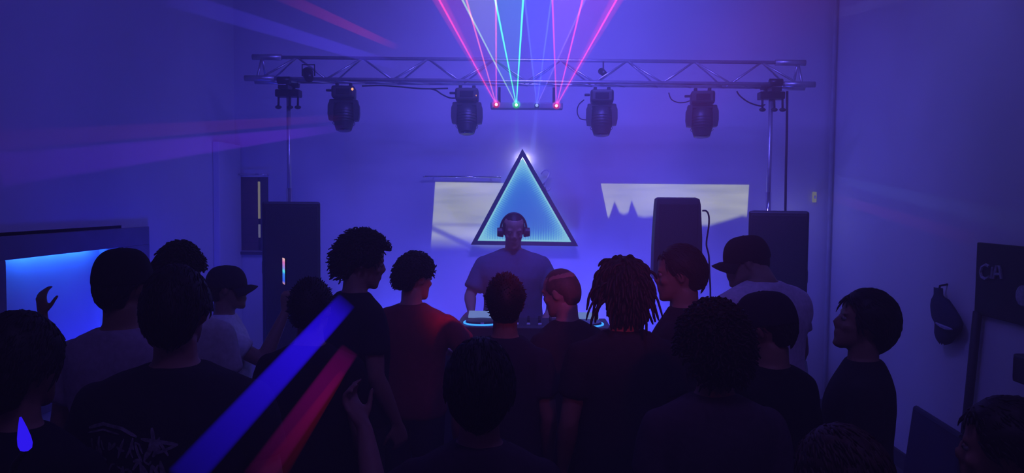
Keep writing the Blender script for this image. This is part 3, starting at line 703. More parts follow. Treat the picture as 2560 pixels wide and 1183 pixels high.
def couch():
    # dark panel leaning along the right wall, low
    XS = XR - 0.25
    a = on_x(2290, 1022, XS); b = on_x(2405, 1095, XS)
    t = empty('leaning_board', (XS + 0.1, (a.y + b.y) / 2, 0)); tag(t, 'dark blue sloping board leaning at the foot of the right wall', 'board')
    o = V((XS + 0.1, (a.y + b.y) / 2, 0))
    vs_ = []
    for dx in (-0.02, 0.02):
        vs_ += [V((a.x + dx, a.y, a.z)) - o, V((b.x + dx, b.y, b.z)) - o, V((b.x + dx - 0.06, b.y - 0.02, 0.0)) - o, V((a.x + dx - 0.06, a.y + 0.02, 0.0)) - o]
    m = mat('navy_board', (0.02, 0.018, 0.06), 0.6, noise_s=8)
    MB().add(vs_, [(0, 1, 2, 3), (7, 6, 5, 4), (0, 4, 5, 1), (1, 5, 6, 2), (2, 6, 7, 3), (3, 7, 4, 0)]).build('panel', m, t)
    MB().tube([a - o, b - o], 0.022, 8).build('top_rail', m, t)
    MB().tube([b - o, V((b.x - 0.06, b.y - 0.02, 0.0)) - o], 0.02, 8).build('side_rail', m, t)
couch()
pp = on_x(2556, 920, XR - 0.05); q = empty('wall_speaker', pp - V((0, 0, .1))); tag(q, 'small dark box fixed to the right wall at the frame edge', 'box')
MB().bbox((0, -0.08, 0.1), (0.09, 0.20, 0.16), 0.012).build('housing', M_black, q)
MB().bbox((-0.05, -0.08, 0.1), (0.012, 0.16, 0.12), 0.006).build('front_cover', M_grille, q)


# ------------------------------------------------------------------ people
JOBS = []                                               # (object, voxel, smooth iterations, wrinkle)
def rough_part(mb, name, m, parent, voxel, it, wrinkle=0.0, seed=0):
    o = mb.build(name, m, parent)
    r = o.modifiers.new('r', 'REMESH'); r.mode = 'VOXEL'; r.voxel_size = voxel; r.use_smooth_shade = True
    s = o.modifiers.new('s', 'SMOOTH'); s.factor = 0.5; s.iterations = it
    JOBS.append((o, wrinkle, seed)); return o
def bake_all():
    bpy.context.view_layer.update()
    dg = bpy.context.evaluated_depsgraph_get(); done = []
    for o, w, seed in JOBS:
        me = bpy.data.meshes.new_from_object(o.evaluated_get(dg)); done.append((o, me, w, seed))
    for o, me, w, seed in done:
        ms = [m for m in o.data.materials]
        o.modifiers.clear(); o.data = me
        me.materials.clear()
        for m in ms: me.materials.append(m)
        if w:
            nrm = [v.normal.copy() for v in me.vertices]; off = V((seed * 3.1, seed * 1.7, 0))
            for v, n in zip(me.vertices, nrm):
                q = v.co
                k = noise.noise(V((q.x * 9, q.y * 9, q.z * 5)) + off) + 0.6 * noise.noise(V((q.x * 20 + q.z * 9, q.y * 20, q.z * 11)) + off)
                v.co = q + n * (w * k + .006)
        me.polygons.foreach_set('use_smooth', [True] * len(me.polygons)); me.update()

def ering(c, rx, ry, n=20, X=V((1, 0, 0)), Y=V((0, 1, 0)), p=2.0):
    c = V(c); out = []
    for j in range(n):
        a = 2 * math.pi * j / n; ca, sa = math.cos(a), math.sin(a)
        out.append(c + X * (rx * math.copysign(abs(ca) ** (2 / p), ca)) + Y * (ry * math.copysign(abs(sa) ** (2 / p), sa)))
    return out

HEAD = [(-0.004, .014, .014, .074), (.006, .028, .028, .067), (.02, .041, .045, .052), (.042, .053, .063, .032), (.066, .060, .077, .017), (.09, .066, .088, .006), (.12, .070, .096, -.001),
        (.15, .075, .101, -.005), (.18, .075, .099, -.007), (.205, .066, .087, -.009), (.222, .048, .064, -.010), (.233, .024, .033, -.010), (.236, .008, .011, -.010)]
def head_shape(mb, M):
    T = lambda q: M @ V(q)
    mb.rings([[T(p) for p in ering((0, y, z), rx, ry, 20)] for z, rx, ry, y in HEAD])
    def E(c, r, rot=None):
        t = MB().ell((0, 0, 0), r, rot, 12, 8); mb.add([T(V(c) + v) for v in t.v], t.f)
    # nose, brow, cheeks, lips, chin, ears
    t = MB().tube([(0, .088, .140), (0, .099, .118), (0, .107, .100), (0, .102, .087), (0, .092, .082)], [.007, .009, .013, .013, .007], 8); mb.add([T(v) for v in t.v], t.f)
    for sx in (-1, 1):
        E((sx * .013, .098, .088), (.009, .010, .008))
        E((sx * .030, .084, .142), (.026, .014, .009))
        E((sx * .042, .066, .092), (.020, .022, .017))
        E((sx * .078, -.008, .110), (.007, .017, .030), Euler((R(-12), 0, R(sx * -18))).to_matrix())
        E((sx * .083, -.014, .124), (.005, .014, .016), Euler((0, 0, R(sx * -28))).to_matrix())
    E((0, .093, .060), (.024, .013, .0075)); E((0, .091, .047), (.021, .013, .008)); E((0, .082, .014), (.022, .018, .016))

def limb(mb, pts, rad, n=14):
    mb.tube(pts, rad, n); mb.ell(pts[0], (rad[0],) * 3, nu=12, nv=8); mb.ell(pts[-1], (rad[-1],) * 3, nu=12, nv=8)
def subdiv(a, b, fr): return [V(a).lerp(V(b), f) for f in fr]

def hand(mb, W, d, n, side, curl=0.5, s=1.0, spread=0.0):
    d = V(d).normalized(); n = V(n); n = (n - d * n.dot(d)).normalized(); t = d.cross(n) * side       # t: thumb side
    W = V(W)
    rs = []
    for f, w, th in ((-.02, .027, .021), (.0, .030, .020), (.03, .040, .017), (.06, .044, .0155), (.088, .042, .013), (.096, .036, .010)):
        rs.append(ering(W + d * f * s + n * 0.002, w * s, th * s, 14, t, n))
    mb.rings(rs)
    for i, (off, L) in enumerate(((.032, .074), (.011, .082), (-.011, .076), (-.031, .060))):
        p = W + d * .086 * s + t * off * s; dirv = (d + t * (off * spread * 8)).normalized(); pts = [p - dirv * .015 * s, p]; c = curl * (0.85 + 0.12 * i)
        ax = dirv.cross(n)
        for k, fr in enumerate((.42, .32, .26)):
            dirv = Matrix.Rotation(c * (0.9 if k == 0 else 1.0), 3, ax) @ dirv
            pts.append(pts[-1] + dirv * L * fr * s)
        mb.tube(pts, [.0098 * s, .0098 * s, .0092 * s, .0085 * s, .0068 * s], 8)
        mb.ell(pts[-1], (.0070 * s,) * 3, nu=8, nv=6)
    p = W + d * .022 * s + t * .028 * s
    dv = (d * .62 + t * .66 + n * (.25 + .3 * curl)).normalized(); q = p + dv * .040 * s
    dv2 = (dv + (d * .55 - t * .25 * curl + n * .35 * curl)).normalized(); r = q + dv2 * .030 * s; e = r + (dv2 + n * .3 * curl).normalized() * .024 * s
    mb.tube([p, q, r, e], [.0145 * s, .0118 * s, .0102 * s, .008 * s], 8); mb.ell(e, (.008 * s,) * 3, nu=8, nv=6)

def hairline(az):                                        # az: 0 = front, pi = back; z of the hair edge in head space
    a = abs(az)
    if a < 0.75: return 0.182
    if a < 1.15: return 0.182 + (0.125 - 0.182) * (a - 0.75) / 0.4
    if a < 1.9: return 0.122
    if a < 2.3: return 0.122 + (0.045 - 0.122) * (a - 1.9) / 0.4
    return 0.045
def hair_piece(M, root, m, style, rng, puff=0.02, length=0.03, n=420, thick=0.006, low=0.0, name='hair'):
    mb = MB(); C = V((0, -.008, .125)); rad = V((.0775, .1035, .116))
    nu, nv = 36, 26; rs = []; 
    def surf(th, ph, off):
        d = V((math.sin(th) * math.sin(ph), math.sin(th) * math.cos(ph), math.cos(th)))
        return C + V((d.x * (rad.x + off), d.y * (rad.y + off), d.z * (rad.z + off))), d
    for i in range(nv):
        th = math.pi * (i + .3) / (nv - .4); ring = []
        for j in range(nu):
            ph = 2 * math.pi * j / nu; az = (ph + math.pi) % (2 * math.pi) - math.pi
            p, d = surf(th, ph, 0)
            hz = hairline(az) - low * (abs(az) > 1.0)
            edge = min(1.0, max(-1.0, (p.z - hz) / 0.03))
            off = puff * max(0, edge) ** 0.5 + 0.002 if edge > 0 else -0.02 + 0.02 * (1 + edge)
            nz_ = noise.noise(d * 5 + V((rng.random() * 0.02, 0, 0))) * puff * 0.35 + noise.noise(d * 14) * puff * 0.25
            p, d = surf(th, ph, off + (nz_ if edge > 0 else 0))
            ring.append(M @ p)
        rs.append(ring)
    mb.rings(rs)
    g = (3 - 5 ** .5) * math.pi; cnt = 0; K = int(n * 1.9)
    for k in range(K):
        z = 1 - 1.75 * (k + .5) / K; th = math.acos(max(-1, min(1, z))); ph = k * g
        az = (ph + math.pi) % (2 * math.pi) - math.pi
        p, d = surf(th, ph, puff * .7)
        if p.z < hairline(az) - low * (abs(az) > 1.0) + 0.012: continue
        L = length * rng.uniform(.6, 1.3)
        if style == 'curly':
            a = d.orthogonal().normalized(); b = d.cross(a); ph0 = rng.uniform(0, 6.28); tw = rng.choice((-1, 1)) * rng.uniform(4, 7); rr = rng.uniform(.004, .009)
            pts = [p + d * (L * f) + (a * math.cos(ph0 + tw * f) + b * math.sin(ph0 + tw * f)) * rr + V((0, 0, -.35 * L * f * f)) for f in (0, .25, .5, .75, 1)]
            rad_ = [thick, thick, thick * .9, thick * .8, thick * .4]
        elif style == 'spiky':
            j = V((rng.uniform(-1, 1), rng.uniform(-1, 1), rng.uniform(-.3, 1))) * .5
            pts = [p, p + (d + j * .5) * L * .5, p + (d + j) * L]; rad_ = [thick, thick * .8, thick * .15]
        elif style == 'locks':
            out = V((d.x, d.y, max(0, d.z))).normalized()
            pts = [p]; q = p.copy(); v = (d * .5 + V((rng.uniform(-.5, .5), rng.uniform(-.5, .5), .1))).normalized()
            if rng.random() < .12 and abs(d.z) < .5: L *= 1.9
            for s_ in range(6):
                v = (v + V((rng.uniform(-.25, .25), rng.uniform(-.25, .25), -.55)) + out * .04).normalized(); q = q + v * L / 6; pts.append(q)
            rad_ = [thick, thick * 1.1, thick, thick, thick * .95, thick * .9, thick * .5]
        else:                                            # combed: strands lying along the shell, swept back and down
            tdir = V((d.x * .3, -0.6, -.6)); tdir = (tdir - d * tdir.dot(d)).normalized()
            j = V((rng.uniform(-1, 1), rng.uniform(-1, 1), rng.uniform(-1, 1))) * .35
            pts = []
            for f in (0, .35, .7, 1):
                dd = (d + (tdir + j) * (L * f / .11)).normalized(); off = puff * (.75 + .22 * f) + .002 + .004 * f * rng.random()
                pts.append(C + V((dd.x * (rad.x + off), dd.y * (rad.y + off), dd.z * (rad.z + off))))
            rad_ = [thick, thick, thick * .8, thick * .2]
        mb.tube([M @ q for q in pts], rad_, 4)
    return mb.build(name, m, root, smooth=True)

def cap_piece(M, root, m, brim_dir, brim_m=None, tilt=0.0, brim_len=.075):
    C = V((0, -.008, .145)); mb = MB(); rs = []
    for i in range(12):
        f = i / 11; th = math.pi / 2 * (1 - f) + 0.0
        z = math.sin(math.pi / 2 * f); w = math.cos(math.pi / 2 * f) ** 0.62
        rs.append([M @ (C + V((.089 * w * math.cos(2 * math.pi * j / 24), .116 * w * math.sin(2 * math.pi * j / 24), -.012 + .116 * z))) for j in range(24)])
    # lower band turned slightly in
    rs.insert(0, [M @ (C + V((.087 * math.cos(2 * math.pi * j / 24), .113 * math.sin(2 * math.pi * j / 24), -.02))) for j in range(24)])
    o = mb.rings(rs).build('cap', m, root, smooth=True)
    b = MB(); top = []; bot = []; N = 14
    rz = Matrix.Rotation(brim_dir, 3, 'Z')
    for k in range(N + 1):
        a = R(-72 + 144 * k / N); 
        inner = V((.080 * math.sin(a), .100 * math.cos(a), -.016)); L = brim_len * math.cos(a * .95) ** .6
        outer = inner + V((.25 * L * math.sin(a), L, -.10 * L - .055 * (math.sin(a) ** 2) + tilt * L))
        for f, lst in ((0, None),): pass
        top.append((inner, inner.lerp(outer, .5) + V((0, 0, .006)), outer))
    rows = []
    for dz in (.0025, -.0025):
        for q in range(3): rows.append([M @ (C + rz @ (t[q] + V((0, 0, dz)))) for t in top])
    vs_ = [p for r in rows for p in r]; n1 = N + 1; fs = []
    for base, fl in ((0, 0), (3 * n1, 1)):
        for q in range(2):
            for k in range(N):
                f = (base + q * n1 + k, base + q * n1 + k + 1, base + (q + 1) * n1 + k + 1, base + (q + 1) * n1 + k)
                fs.append(f if fl else tuple(reversed(f)))
    for k in range(N): fs += [(2 * n1 + k, 2 * n1 + k + 1, 5 * n1 + k + 1, 5 * n1 + k), (k + 1, k, 3 * n1 + k, 3 * n1 + k + 1)]
    fs += [(0, n1, 4 * n1, 3 * n1), (n1, 2 * n1, 5 * n1, 4 * n1), (N, 3 * n1 + N, 4 * n1 + N, n1 + N), (n1 + N, 4 * n1 + N, 5 * n1 + N, 2 * n1 + N)]
    b.add(vs_, fs).build('brim', brim_m or m, o, smooth=True)
    MB().ell(M @ (C + V((0, 0, .102))), (.008, .008, .005), nu=8, nv=5).build('button', m, o)
    return o

SKINS = {}
def skin(c):
    if c not in SKINS: SKINS[c] = mat('skin', c, 0.5, noise_s=30, amount=0.08, spec=0.3)
    return SKINS[c]
CLOTH = {}
def cloth(c):
    if c not in CLOTH: CLOTH[c] = mat('cotton', c, 0.9, noise_s=45, amount=0.15, bump=0.15, spec=0.2)
    return CLOTH[c]
HAIRM = mat('dark_hair', (0.014, 0.010, 0.009), 0.55, noise_s=60, amount=0.4, spec=0.3)
HAIRB = mat('brown_hair', (0.05, 0.028, 0.02), 0.55, noise_s=60, amount=0.4, spec=0.3)
IRIS = mat('iris', (0.02, 0.012, 0.008), 0.15, noise_s=90, amount=0.2)
EYE = mat('eye', (0.4, 0.37, 0.35), 0.2, noise_s=90, amount=0.1)
PANTS = [cloth((0.02, 0.022, 0.035)), cloth((0.012, 0.012, 0.014)), cloth((0.05, 0.045, 0.04))]
SHOE = mat('shoe', (0.06, 0.06, 0.06), 0.6, noise_s=20)
PERSONS = {}

def person(key, px, py, y, label, heading=0.0, hair=None, cap=None, shirt=(0.012, 0.012, 0.014), sk=(0.34, 0.19, 0.13), build=1.0, shoulder=1.0, height=None,
           head=(0, 0, 0), larm=None, rarm=None, voxel=0.0092, top_extra=0.02, lean=0.0, shirt_len=0.86, sleeve=0.6, base_z=0.0, head_s=1.0, handcurl=(0.6, 0.6), group='people in the crowd', hood=False, trouser=None, hoff=(0, 0, 0)):
    """px, py: the crown of the head; y: its depth in the room. heading 0 faces the stage, +90 faces left."""
    rng = random.Random(hash(key) % 1000 if isinstance(key, int) else len(key)); rng = random.Random(int(key) * 17 + 3)
    p = at(px, py, y); H = height or (p.z - base_z - top_extra)
    s = H / 1.755
    t = empty('person', (p.x, y, base_z), R(heading)); tag(t, label, 'person', None)
    S = lambda q: V(q) * s
    b = build; sh = shoulder
    LN = Matrix.Rotation(R(-lean), 3, 'X')               # lean forward above the hips
    hip = V((0, 0, .95))
    def B(q): q = V(q); return (hip + LN @ (q - hip)) * s if q.z > .95 else q * s
    body = MB()
    tor = [(.84, .13, .10, 0), (.90, .165, .115, -.005), (.97, .168, .118, -.008), (1.05, .148, .104, 0), (1.14, .146, .104, .004), (1.24, .160, .115, .006), (1.33, .170, .115, 0), (1.38, .176, .102, -.006),
           (1.415, .168, .084, -.011), (1.445, .132, .070, -.014), (1.47, .088, .062, -.013), (1.495, .060, .057, -.008)]
    def bk(z): return b if z < 1.35 else (b + (1 - b) * min(1, (z - 1.35) / .12) * .6)
    body.rings([[B(q) for q in ering((0, yc, z), rx * bk(z) * (sh if z > 1.2 and z < 1.46 else 1), ry * bk(z), 24, p=2.3)] for z, rx, ry, yc in tor])
    neck_r = .057 * (.9 + .1 * b)
    Hp = V((0, .0, 1.535))                               # head pivot
    HR = Euler((R(head[0]), R(head[1]), R(head[2])), 'ZXY').to_matrix() if False else (Matrix.Rotation(R(head[2]), 3, 'Z') @ Matrix.Rotation(R(head[0]), 3, 'X') @ Matrix.Rotation(R(head[1]), 3, 'Y'))
    HM = Matrix.Translation(B(Hp) + V(hoff)) @ (LN @ HR).to_4x4() @ Matrix.Diagonal((s * head_s, s * head_s, s * head_s, 1)) @ Matrix.Translation((0, .012, -.016))
    nt_ = HM @ V((0, -.022, .05))
    body.tube([B((0, -.012, 1.44)), B((0, -.008, 1.49)), B((0, -.006, 1.53)).lerp(nt_, .35), nt_], [neck_r * 1.25 * s, neck_r * 1.05 * s, neck_r * s, neck_r * s], 16)
    head_shape(body, HM)
    # arms: (elbow, wrist, hand direction, palm normal) in body space for H = 1.755
    shp = {}
    for sx, arm in ((-1, larm), (1, rarm)):
        A = V((sx * .176 * sh * (.8 + .2 * b), -.010, 1.378))
        if arm is None: arm = ((sx * (.225 * sh + .03 * (b - 1)), -.02, 1.115), (sx * .225 * sh, .09, .885), (0, .25, -1), (-sx, 0, 0))
        E_, W_, hd, hn = V(arm[0]), V(arm[1]), V(arm[2]), V(arm[3])
        A, E_, W_ = B(A), B(E_), B(W_)
        if arm[1] is not None and len(arm) > 4: A, E_, W_ = B(V((sx * .176 * sh, -.010, 1.378))), V(arm[0]) * s, V(arm[1]) * s
        r = (.88 + .12 * b) * s
        limb(body, subdiv(A, E_, (0, .3, .7, 1)), [.048 * r, .049 * r, .044 * r, .040 * r])
        limb(body, subdiv(E_, W_, (0, .25, .6, 1)), [.040 * r, .043 * r, .036 * r, .026 * r])
        hand(body, W_ + hd.normalized() * .015 * s, hd, hn, sx * -1, handcurl[0 if sx < 0 else 1], s * 1.0)
        shp[sx] = (A, E_, W_, hd.normalized(), hn, r)
    # legs
    for sx in (-1, 1):
        limb(body, [S((sx * .085, 0, .90)), S((sx * .092, .0, .70)), S((sx * .095, .01, .49))], [.082 * b * s, .070 * b * s, .052 * s], 14)
        limb(body, [S((sx * .095, .01, .49)), S((sx * .097, -.012, .33)), S((sx * .098, -.015, .09))], [.052 * s, .054 * s, .036 * s], 14)
        body.tube([S((sx * .10, -.05, .045)), S((sx * .105, .05, .04)), S((sx * .115, .15, .028))], [.036 * s, .036 * s, .024 * s], 12)
    bo = rough_part(body, 'body', skin(sk), t, voxel, 3)
    # shirt
    st_ = MB(); hem = shirt_len
    tsh = [(hem, .188, .142, 0), (.97, .182, .138, -.004), (1.08, .172, .130, .002), (1.2, .176, .130, .006), (1.31, .184, .130, .002), (1.375, .192, .116, -.006), (1.418, .186, .098, -.011), (1.448, .146, .084, -.014), (1.472, .100, .075, -.013), (1.486, .076, .069, -.010)]
    if hood: tsh += [(1.50, .085, .075, -.012), (1.515, .078, .070, -.012)]
    st_.rings([[B(q) for q in ering((0, yc, z), rx * bk(z) * (sh if z > 1.2 and z < 1.46 else 1), ry * bk(z), 28, p=2.4)] for z, rx, ry, yc in tsh])
    for sx in (-1, 1):
        A, E_, W_, hd, hn, r = shp[sx]
        end = A.lerp(E_, sleeve if sleeve < 1 else 1)
        limb_pts = subdiv(A, end, (0, .35, .7, 1)); up = (A - E_).normalized()
        st_.tube([A + up * .022 * s] + limb_pts, [.040 * r, .060 * r, .064 * r, .065 * r, .067 * r], 16)
        st_.ell(A, (.060 * r,) * 3, nu=14, nv=10)
        if sleeve >= 1:
            st_.ell(E_, (.062 * r,) * 3, nu=12, nv=8); st_.tube(subdiv(E_, W_, (0, .5, .95)), [.060 * r, .050 * r, .040 * r], 14)
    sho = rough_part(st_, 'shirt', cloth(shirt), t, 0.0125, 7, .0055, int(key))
    # trousers and shoes
    pn = MB()
    pn.rings([ering(S((0, yc, z)), rx * b * s, ry * b * s, 24, p=2.3) for z, rx, ry, yc in ((.80, .12, .10, 0), (.86, .176, .126, -.004), (.95, .176, .126, -.006), (1.0, .166, .120, -.004))])
    for sx in (-1, 1):
        limb(pn, [S((sx * .088, 0, .86)), S((sx * .096, 0, .68)), S((sx * .098, .012, .48)), S((sx * .10, 0, .28)), S((sx * .10, -.004, .06))], [.098 * b * s, .086 * b * s, .070 * s, .066 * s, .062 * s], 14)
    rough_part(pn, 'trousers', trouser or PANTS[int(key) % 3], t, 0.0135, 5, .005, int(key) + 50)
    for sx in (-1, 1):
        f = MB(); rs = []
        for yy, w, h in ((-.085, .022, .03), (-.07, .036, .045), (-.02, .042, .05), (.06, .046, .04), (.13, .048, .03), (.17, .040, .024), (.19, .02, .014)):
            rs.append([S((sx * (.103 + max(0, yy) * .08), yy, 0)) + V((q.x, 0, max(0.0, q.z))) for q in [V((w * s * math.cos(2 * math.pi * j / 14), 0, (h + h * math.sin(2 * math.pi * j / 14)) * s)) for j in range(14)]])
        f.rings(rs).build('shoe', SHOE, t, smooth=True)
    for sx in (-1, 1):
        ey = MB().ell(HM @ V((sx * .031, .0815, .123)), (.0115 * s,) * 3, nu=10, nv=8).build('eye', EYE, t, smooth=True)
        MB().ell(HM @ V((sx * .031, .0895, .122)), (.0062 * s,) * 3, nu=8, nv=6).build('iris', IRIS, ey, smooth=True)
        lid = MB(); q0 = HM @ V((sx * .031, .0815, .123))
        lid.rings([[HM @ (V((sx * .031, .0815, .123)) + .0126 * V((math.cos(a) * math.cos(e), math.sin(a) * math.cos(e), math.sin(e)))) for a in [R(10 + 160 * k / 8) for k in range(9)]] for e in [R(22), R(45), R(68), R(85)]], closed=False)
        lid.build('eyelid', skin(sk), ey, smooth=True)
    if hair:
        hm = hair.get('m', HAIRM); kw = {k: v for k, v in hair.items() if k not in ('m', 'style')}
        hair_piece(HM, t, hm, hair['style'], rng, **kw)
    if cap: cap_piece(HM, t, cap[0], R(cap[1]), tilt=cap[2] if len(cap) > 2 else 0.0)
    Wm = Matrix.Translation((p.x, y, base_z)) @ Matrix.Rotation(R(heading), 4, 'Z')
    PERSONS[key] = dict(root=t, HM=HM, W=Wm, arms=shp, shirt=sho, body=bo, s=s)
    return t

CAPB = cloth((0.014, 0.013, 0.016)); CAPD = cloth((0.02, 0.018, 0.03))
BLK = (0.028, 0.027, 0.03)
S1 = dict(style='combed', puff=.006, length=.03, n=240, thick=.0035)
BUZZ = dict(style='spiky', puff=.004, length=.005, n=0, thick=.003)
SHORT = dict(style='spiky', puff=.012, length=.012, n=420, thick=.004)
CURL = dict(style='curly', puff=.026, length=.032, n=520, thick=.0055)

# --- DJ
def arm_fwd(sx, ex, ey, ez, wx, wy, wz): return ((sx * ex, ey, ez), (sx * wx, wy, wz), (sx * -.1, .9, -.35), (0, -.2, -1))
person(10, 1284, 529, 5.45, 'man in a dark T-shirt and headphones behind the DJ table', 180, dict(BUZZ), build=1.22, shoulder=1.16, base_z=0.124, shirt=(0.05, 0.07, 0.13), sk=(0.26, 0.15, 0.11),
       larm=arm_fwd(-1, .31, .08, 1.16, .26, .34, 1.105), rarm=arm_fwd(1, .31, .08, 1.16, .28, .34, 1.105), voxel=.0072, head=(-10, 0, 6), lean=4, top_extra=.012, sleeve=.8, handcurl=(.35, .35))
dp = PERSONS[10]
rp_ = MB().bbox((dp['W'].translation.x, 5.62, 0.06), (1.3, 0.75, 0.12), 0.01).build('stage_riser', mat('riser_carpet', (0.02, 0.02, 0.024), 0.9, noise_s=60, bump=0.3), None, (dp['W'].translation.x, 5.62, 0)); tag(rp_, 'low dark riser under the man behind the table', 'riser')
def headphones():
    Mw = dp['W'] @ dp['HM']; o = Mw @ V((0, 0, .1)); q = empty('headphones', o); tag(q, 'black headphones over the head of the man at the table', 'headphones')
    def L(m): m.v = [Mw @ v - o for v in m.v]; return m
    arc = [V((.094 * math.cos(a), -.008, .125 + .122 * math.sin(a))) for a in [R(-8 + 196 * k / 20) for k in range(21)]]
    L(MB().tube(arc, [.008] * 21, 8, flat=1.8, up=(0, 1, 0))).build('headband', M_black, q, smooth=True)
    for sx in (-1, 1):
        c = L(MB().tube([(sx * .082, -.006, .105), (sx * .118, -.006, .105)], [.036, .032], 18)).build('ear_cup', M_black, q)
        L(MB().tube([(sx * .074, -.006, .105), (sx * .085, -.006, .105)], [.034, .038], 18)).build('ear_pad', M_rubber, c)
headphones()

# --- crowd, back rows first
person(6, 563, 656, 3.85, 'person in a dark cap and pale printed T-shirt raising a phone', -72, dict(S1), cap=(CAPD, 0, .05), shirt=(0.75, 0.75, 0.78), top_extra=.03, voxel=.0075,
       rarm=((.19, .21, 1.24), (.11, .33, 1.50), (-.05, .1, 1), (-.75, .5, 0)), handcurl=(.6, .85))
person(8, 890, 574, 3.62, 'person with a dark curly mop and dark shirt turned to the right', -48, dict(CURL, puff=.030, length=.034, low=.02, n=560), head=(-12, 0, -22), top_extra=.035, shirt=(0.016, 0.014, 0.02))
person(9, 1030, 629, 3.95, 'person with short dark curls, neck and shoulder glowing red', -12, dict(CURL, puff=.024, length=.024, n=480), head=(-8, 0, -30), top_extra=.03, shirt=(0.22, 0.04, 0.05), sk=(0.5, 0.28, 0.22), shoulder=1.16, build=1.05, rarm=((.37, .06, 1.19), (.20, .27, 1.16), (-.6, .7, .1), (0, -.2, -1)))
person(7, 776, 694, 2.95, 'dark figure before the left loudspeaker, hair merging with it', -5, dict(SHORT), shirt=(0.014, 0.013, 0.018), shoulder=1.0, build=1.05)
person(11, 1264, 684, 3.15, 'slim person with short dark hair right before the table', 0, dict(SHORT, puff=.014), shoulder=.92, build=.92, shirt=(0.035, 0.03, 0.045))
person(12, 1418, 670, 3.65, 'person with close cropped hair lit magenta, in black', 38, dict(BUZZ, m=mat('cropped_hair', (0.16, 0.08, 0.06), 0.6, noise_s=80, amount=0.3)), head=(-14, 0, 20), top_extra=.01, sk=(0.5, 0.27, 0.22), shirt=BLK)
person(13, 1562, 634, 2.98, 'person in black with dark loose locks falling beside the face', 10, dict(style='locks', puff=.024, length=.062, n=330, thick=.0065, low=.03), top_extra=.045, shirt=BLK, shoulder=1.02, head=(-6, 0, 4))
person(14, 1712, 611, 3.35, 'man in profile facing left before the monitor speaker', 62, dict(S1, puff=.012), head=(-4, 0, 14), top_extra=.015, shirt=(0.02, 0.018, 0.022), build=1.08)
person(15, 1908, 580, 3.85, 'man in a dark cap and lilac T-shirt facing left', 34, dict(BUZZ), cap=(CAPB, 0, .0), head=(-10, 0, 44), shirt=(0.7, 0.56, 0.66), build=1.32, shoulder=1.24, height=1.87, hoff=(.01, .075, -.06), top_extra=.025)
person(5, 447, 602, 3.1, 'person in a pale shirt with dark bumpy hair behind the big black T-shirt', 0, dict(CURL, puff=.014, length=.02, n=380), shirt=(0.6, 0.58, 0.66), top_extra=.025)
person(2, -55, 792, 2.95, 'short person raising a hand before the blue lit niche', -25, dict(S1), shirt=(0.03, 0.03, 0.06), voxel=.007, shoulder=.92,
       rarm=((.20, .20, 1.50), (.12, .24, 1.75), (-.1, .0, 1), (0, 1, 0)), handcurl=(.5, .45))
person(3, 303, 611, 2.6, 'tall person in a dark cap and lilac shirt against the blue niche', -8, dict(S1), cap=(CAPB, 0, 0), shirt=(0.42, 0.34, 0.5), top_extra=.028, shoulder=1.05)
person(16, 1932, 718, 2.6, 'person in a black top with a cap whose brim points left', 42, dict(S1), cap=(CAPD, 0, -.05), shirt=(0.013, 0.012, 0.014), head=(-8, 0, 14), top_extra=.028, shoulder=1.1, build=1.08)
person(18, 2158, 716, 2.8, 'person with thick bobbed dark hair looking up to the left', 68, dict(style='combed', puff=.020, length=.05, n=520, thick=.0045, low=.015), head=(12, 0, 8), top_extra=.03, shirt=BLK, shoulder=.98)
person(4, 438, 655, 2.1, 'broad man in a black T-shirt with grey lettering across the back', 8, dict(S1, puff=.016, n=420, low=.01), shirt=BLK, build=1.2, shoulder=1.16, top_extra=.03, sk=(0.36, 0.18, 0.14))
person(17, 1790, 744, 2.25, 'person with a big round mop of hair and dim mauve shirt', 5, dict(CURL, puff=.034, length=.03, n=620, low=.03), shirt=(0.09, 0.06, 0.085), top_extra=.045)
person(19, 1200, 842, 1.88, 'dark haired person in front holding one hand up, below the table', 3, dict(style='combed', puff=.022, length=.05, n=520, thick=.0045, low=.01), shirt=(0.05, 0.03, 0.045), top_extra=.03, sk=(0.34, 0.17, 0.14), voxel=.0072,
       larm=((-.30, .08, 1.24), (-.37, .26, 1.44), (-.35, .2, .55), (.6, -.3, -.2)))
person(1, 36, 776, 1.75, 'dark haired person cut off at the left frame edge', -6, dict(style='combed', puff=.022, length=.04, n=480, thick=.0045, low=.02), shirt=(0.012, 0.011, 0.016), top_extra=.03)
person(20, 2116, 1066, 1.42, 'short person in the front row, only the crown of brown hair in view', 20, dict(style='combed', puff=.018, length=.045, n=460, thick=.0045, m=HAIRB), shirt=BLK, top_extra=.022)
person(21, 2540, 992, 1.62, 'person at the lower right corner with dark hair', 50, dict(S1, puff=.02, n=420), shirt=(0.03, 0.02, 0.03), top_extra=.025)
bake_all()

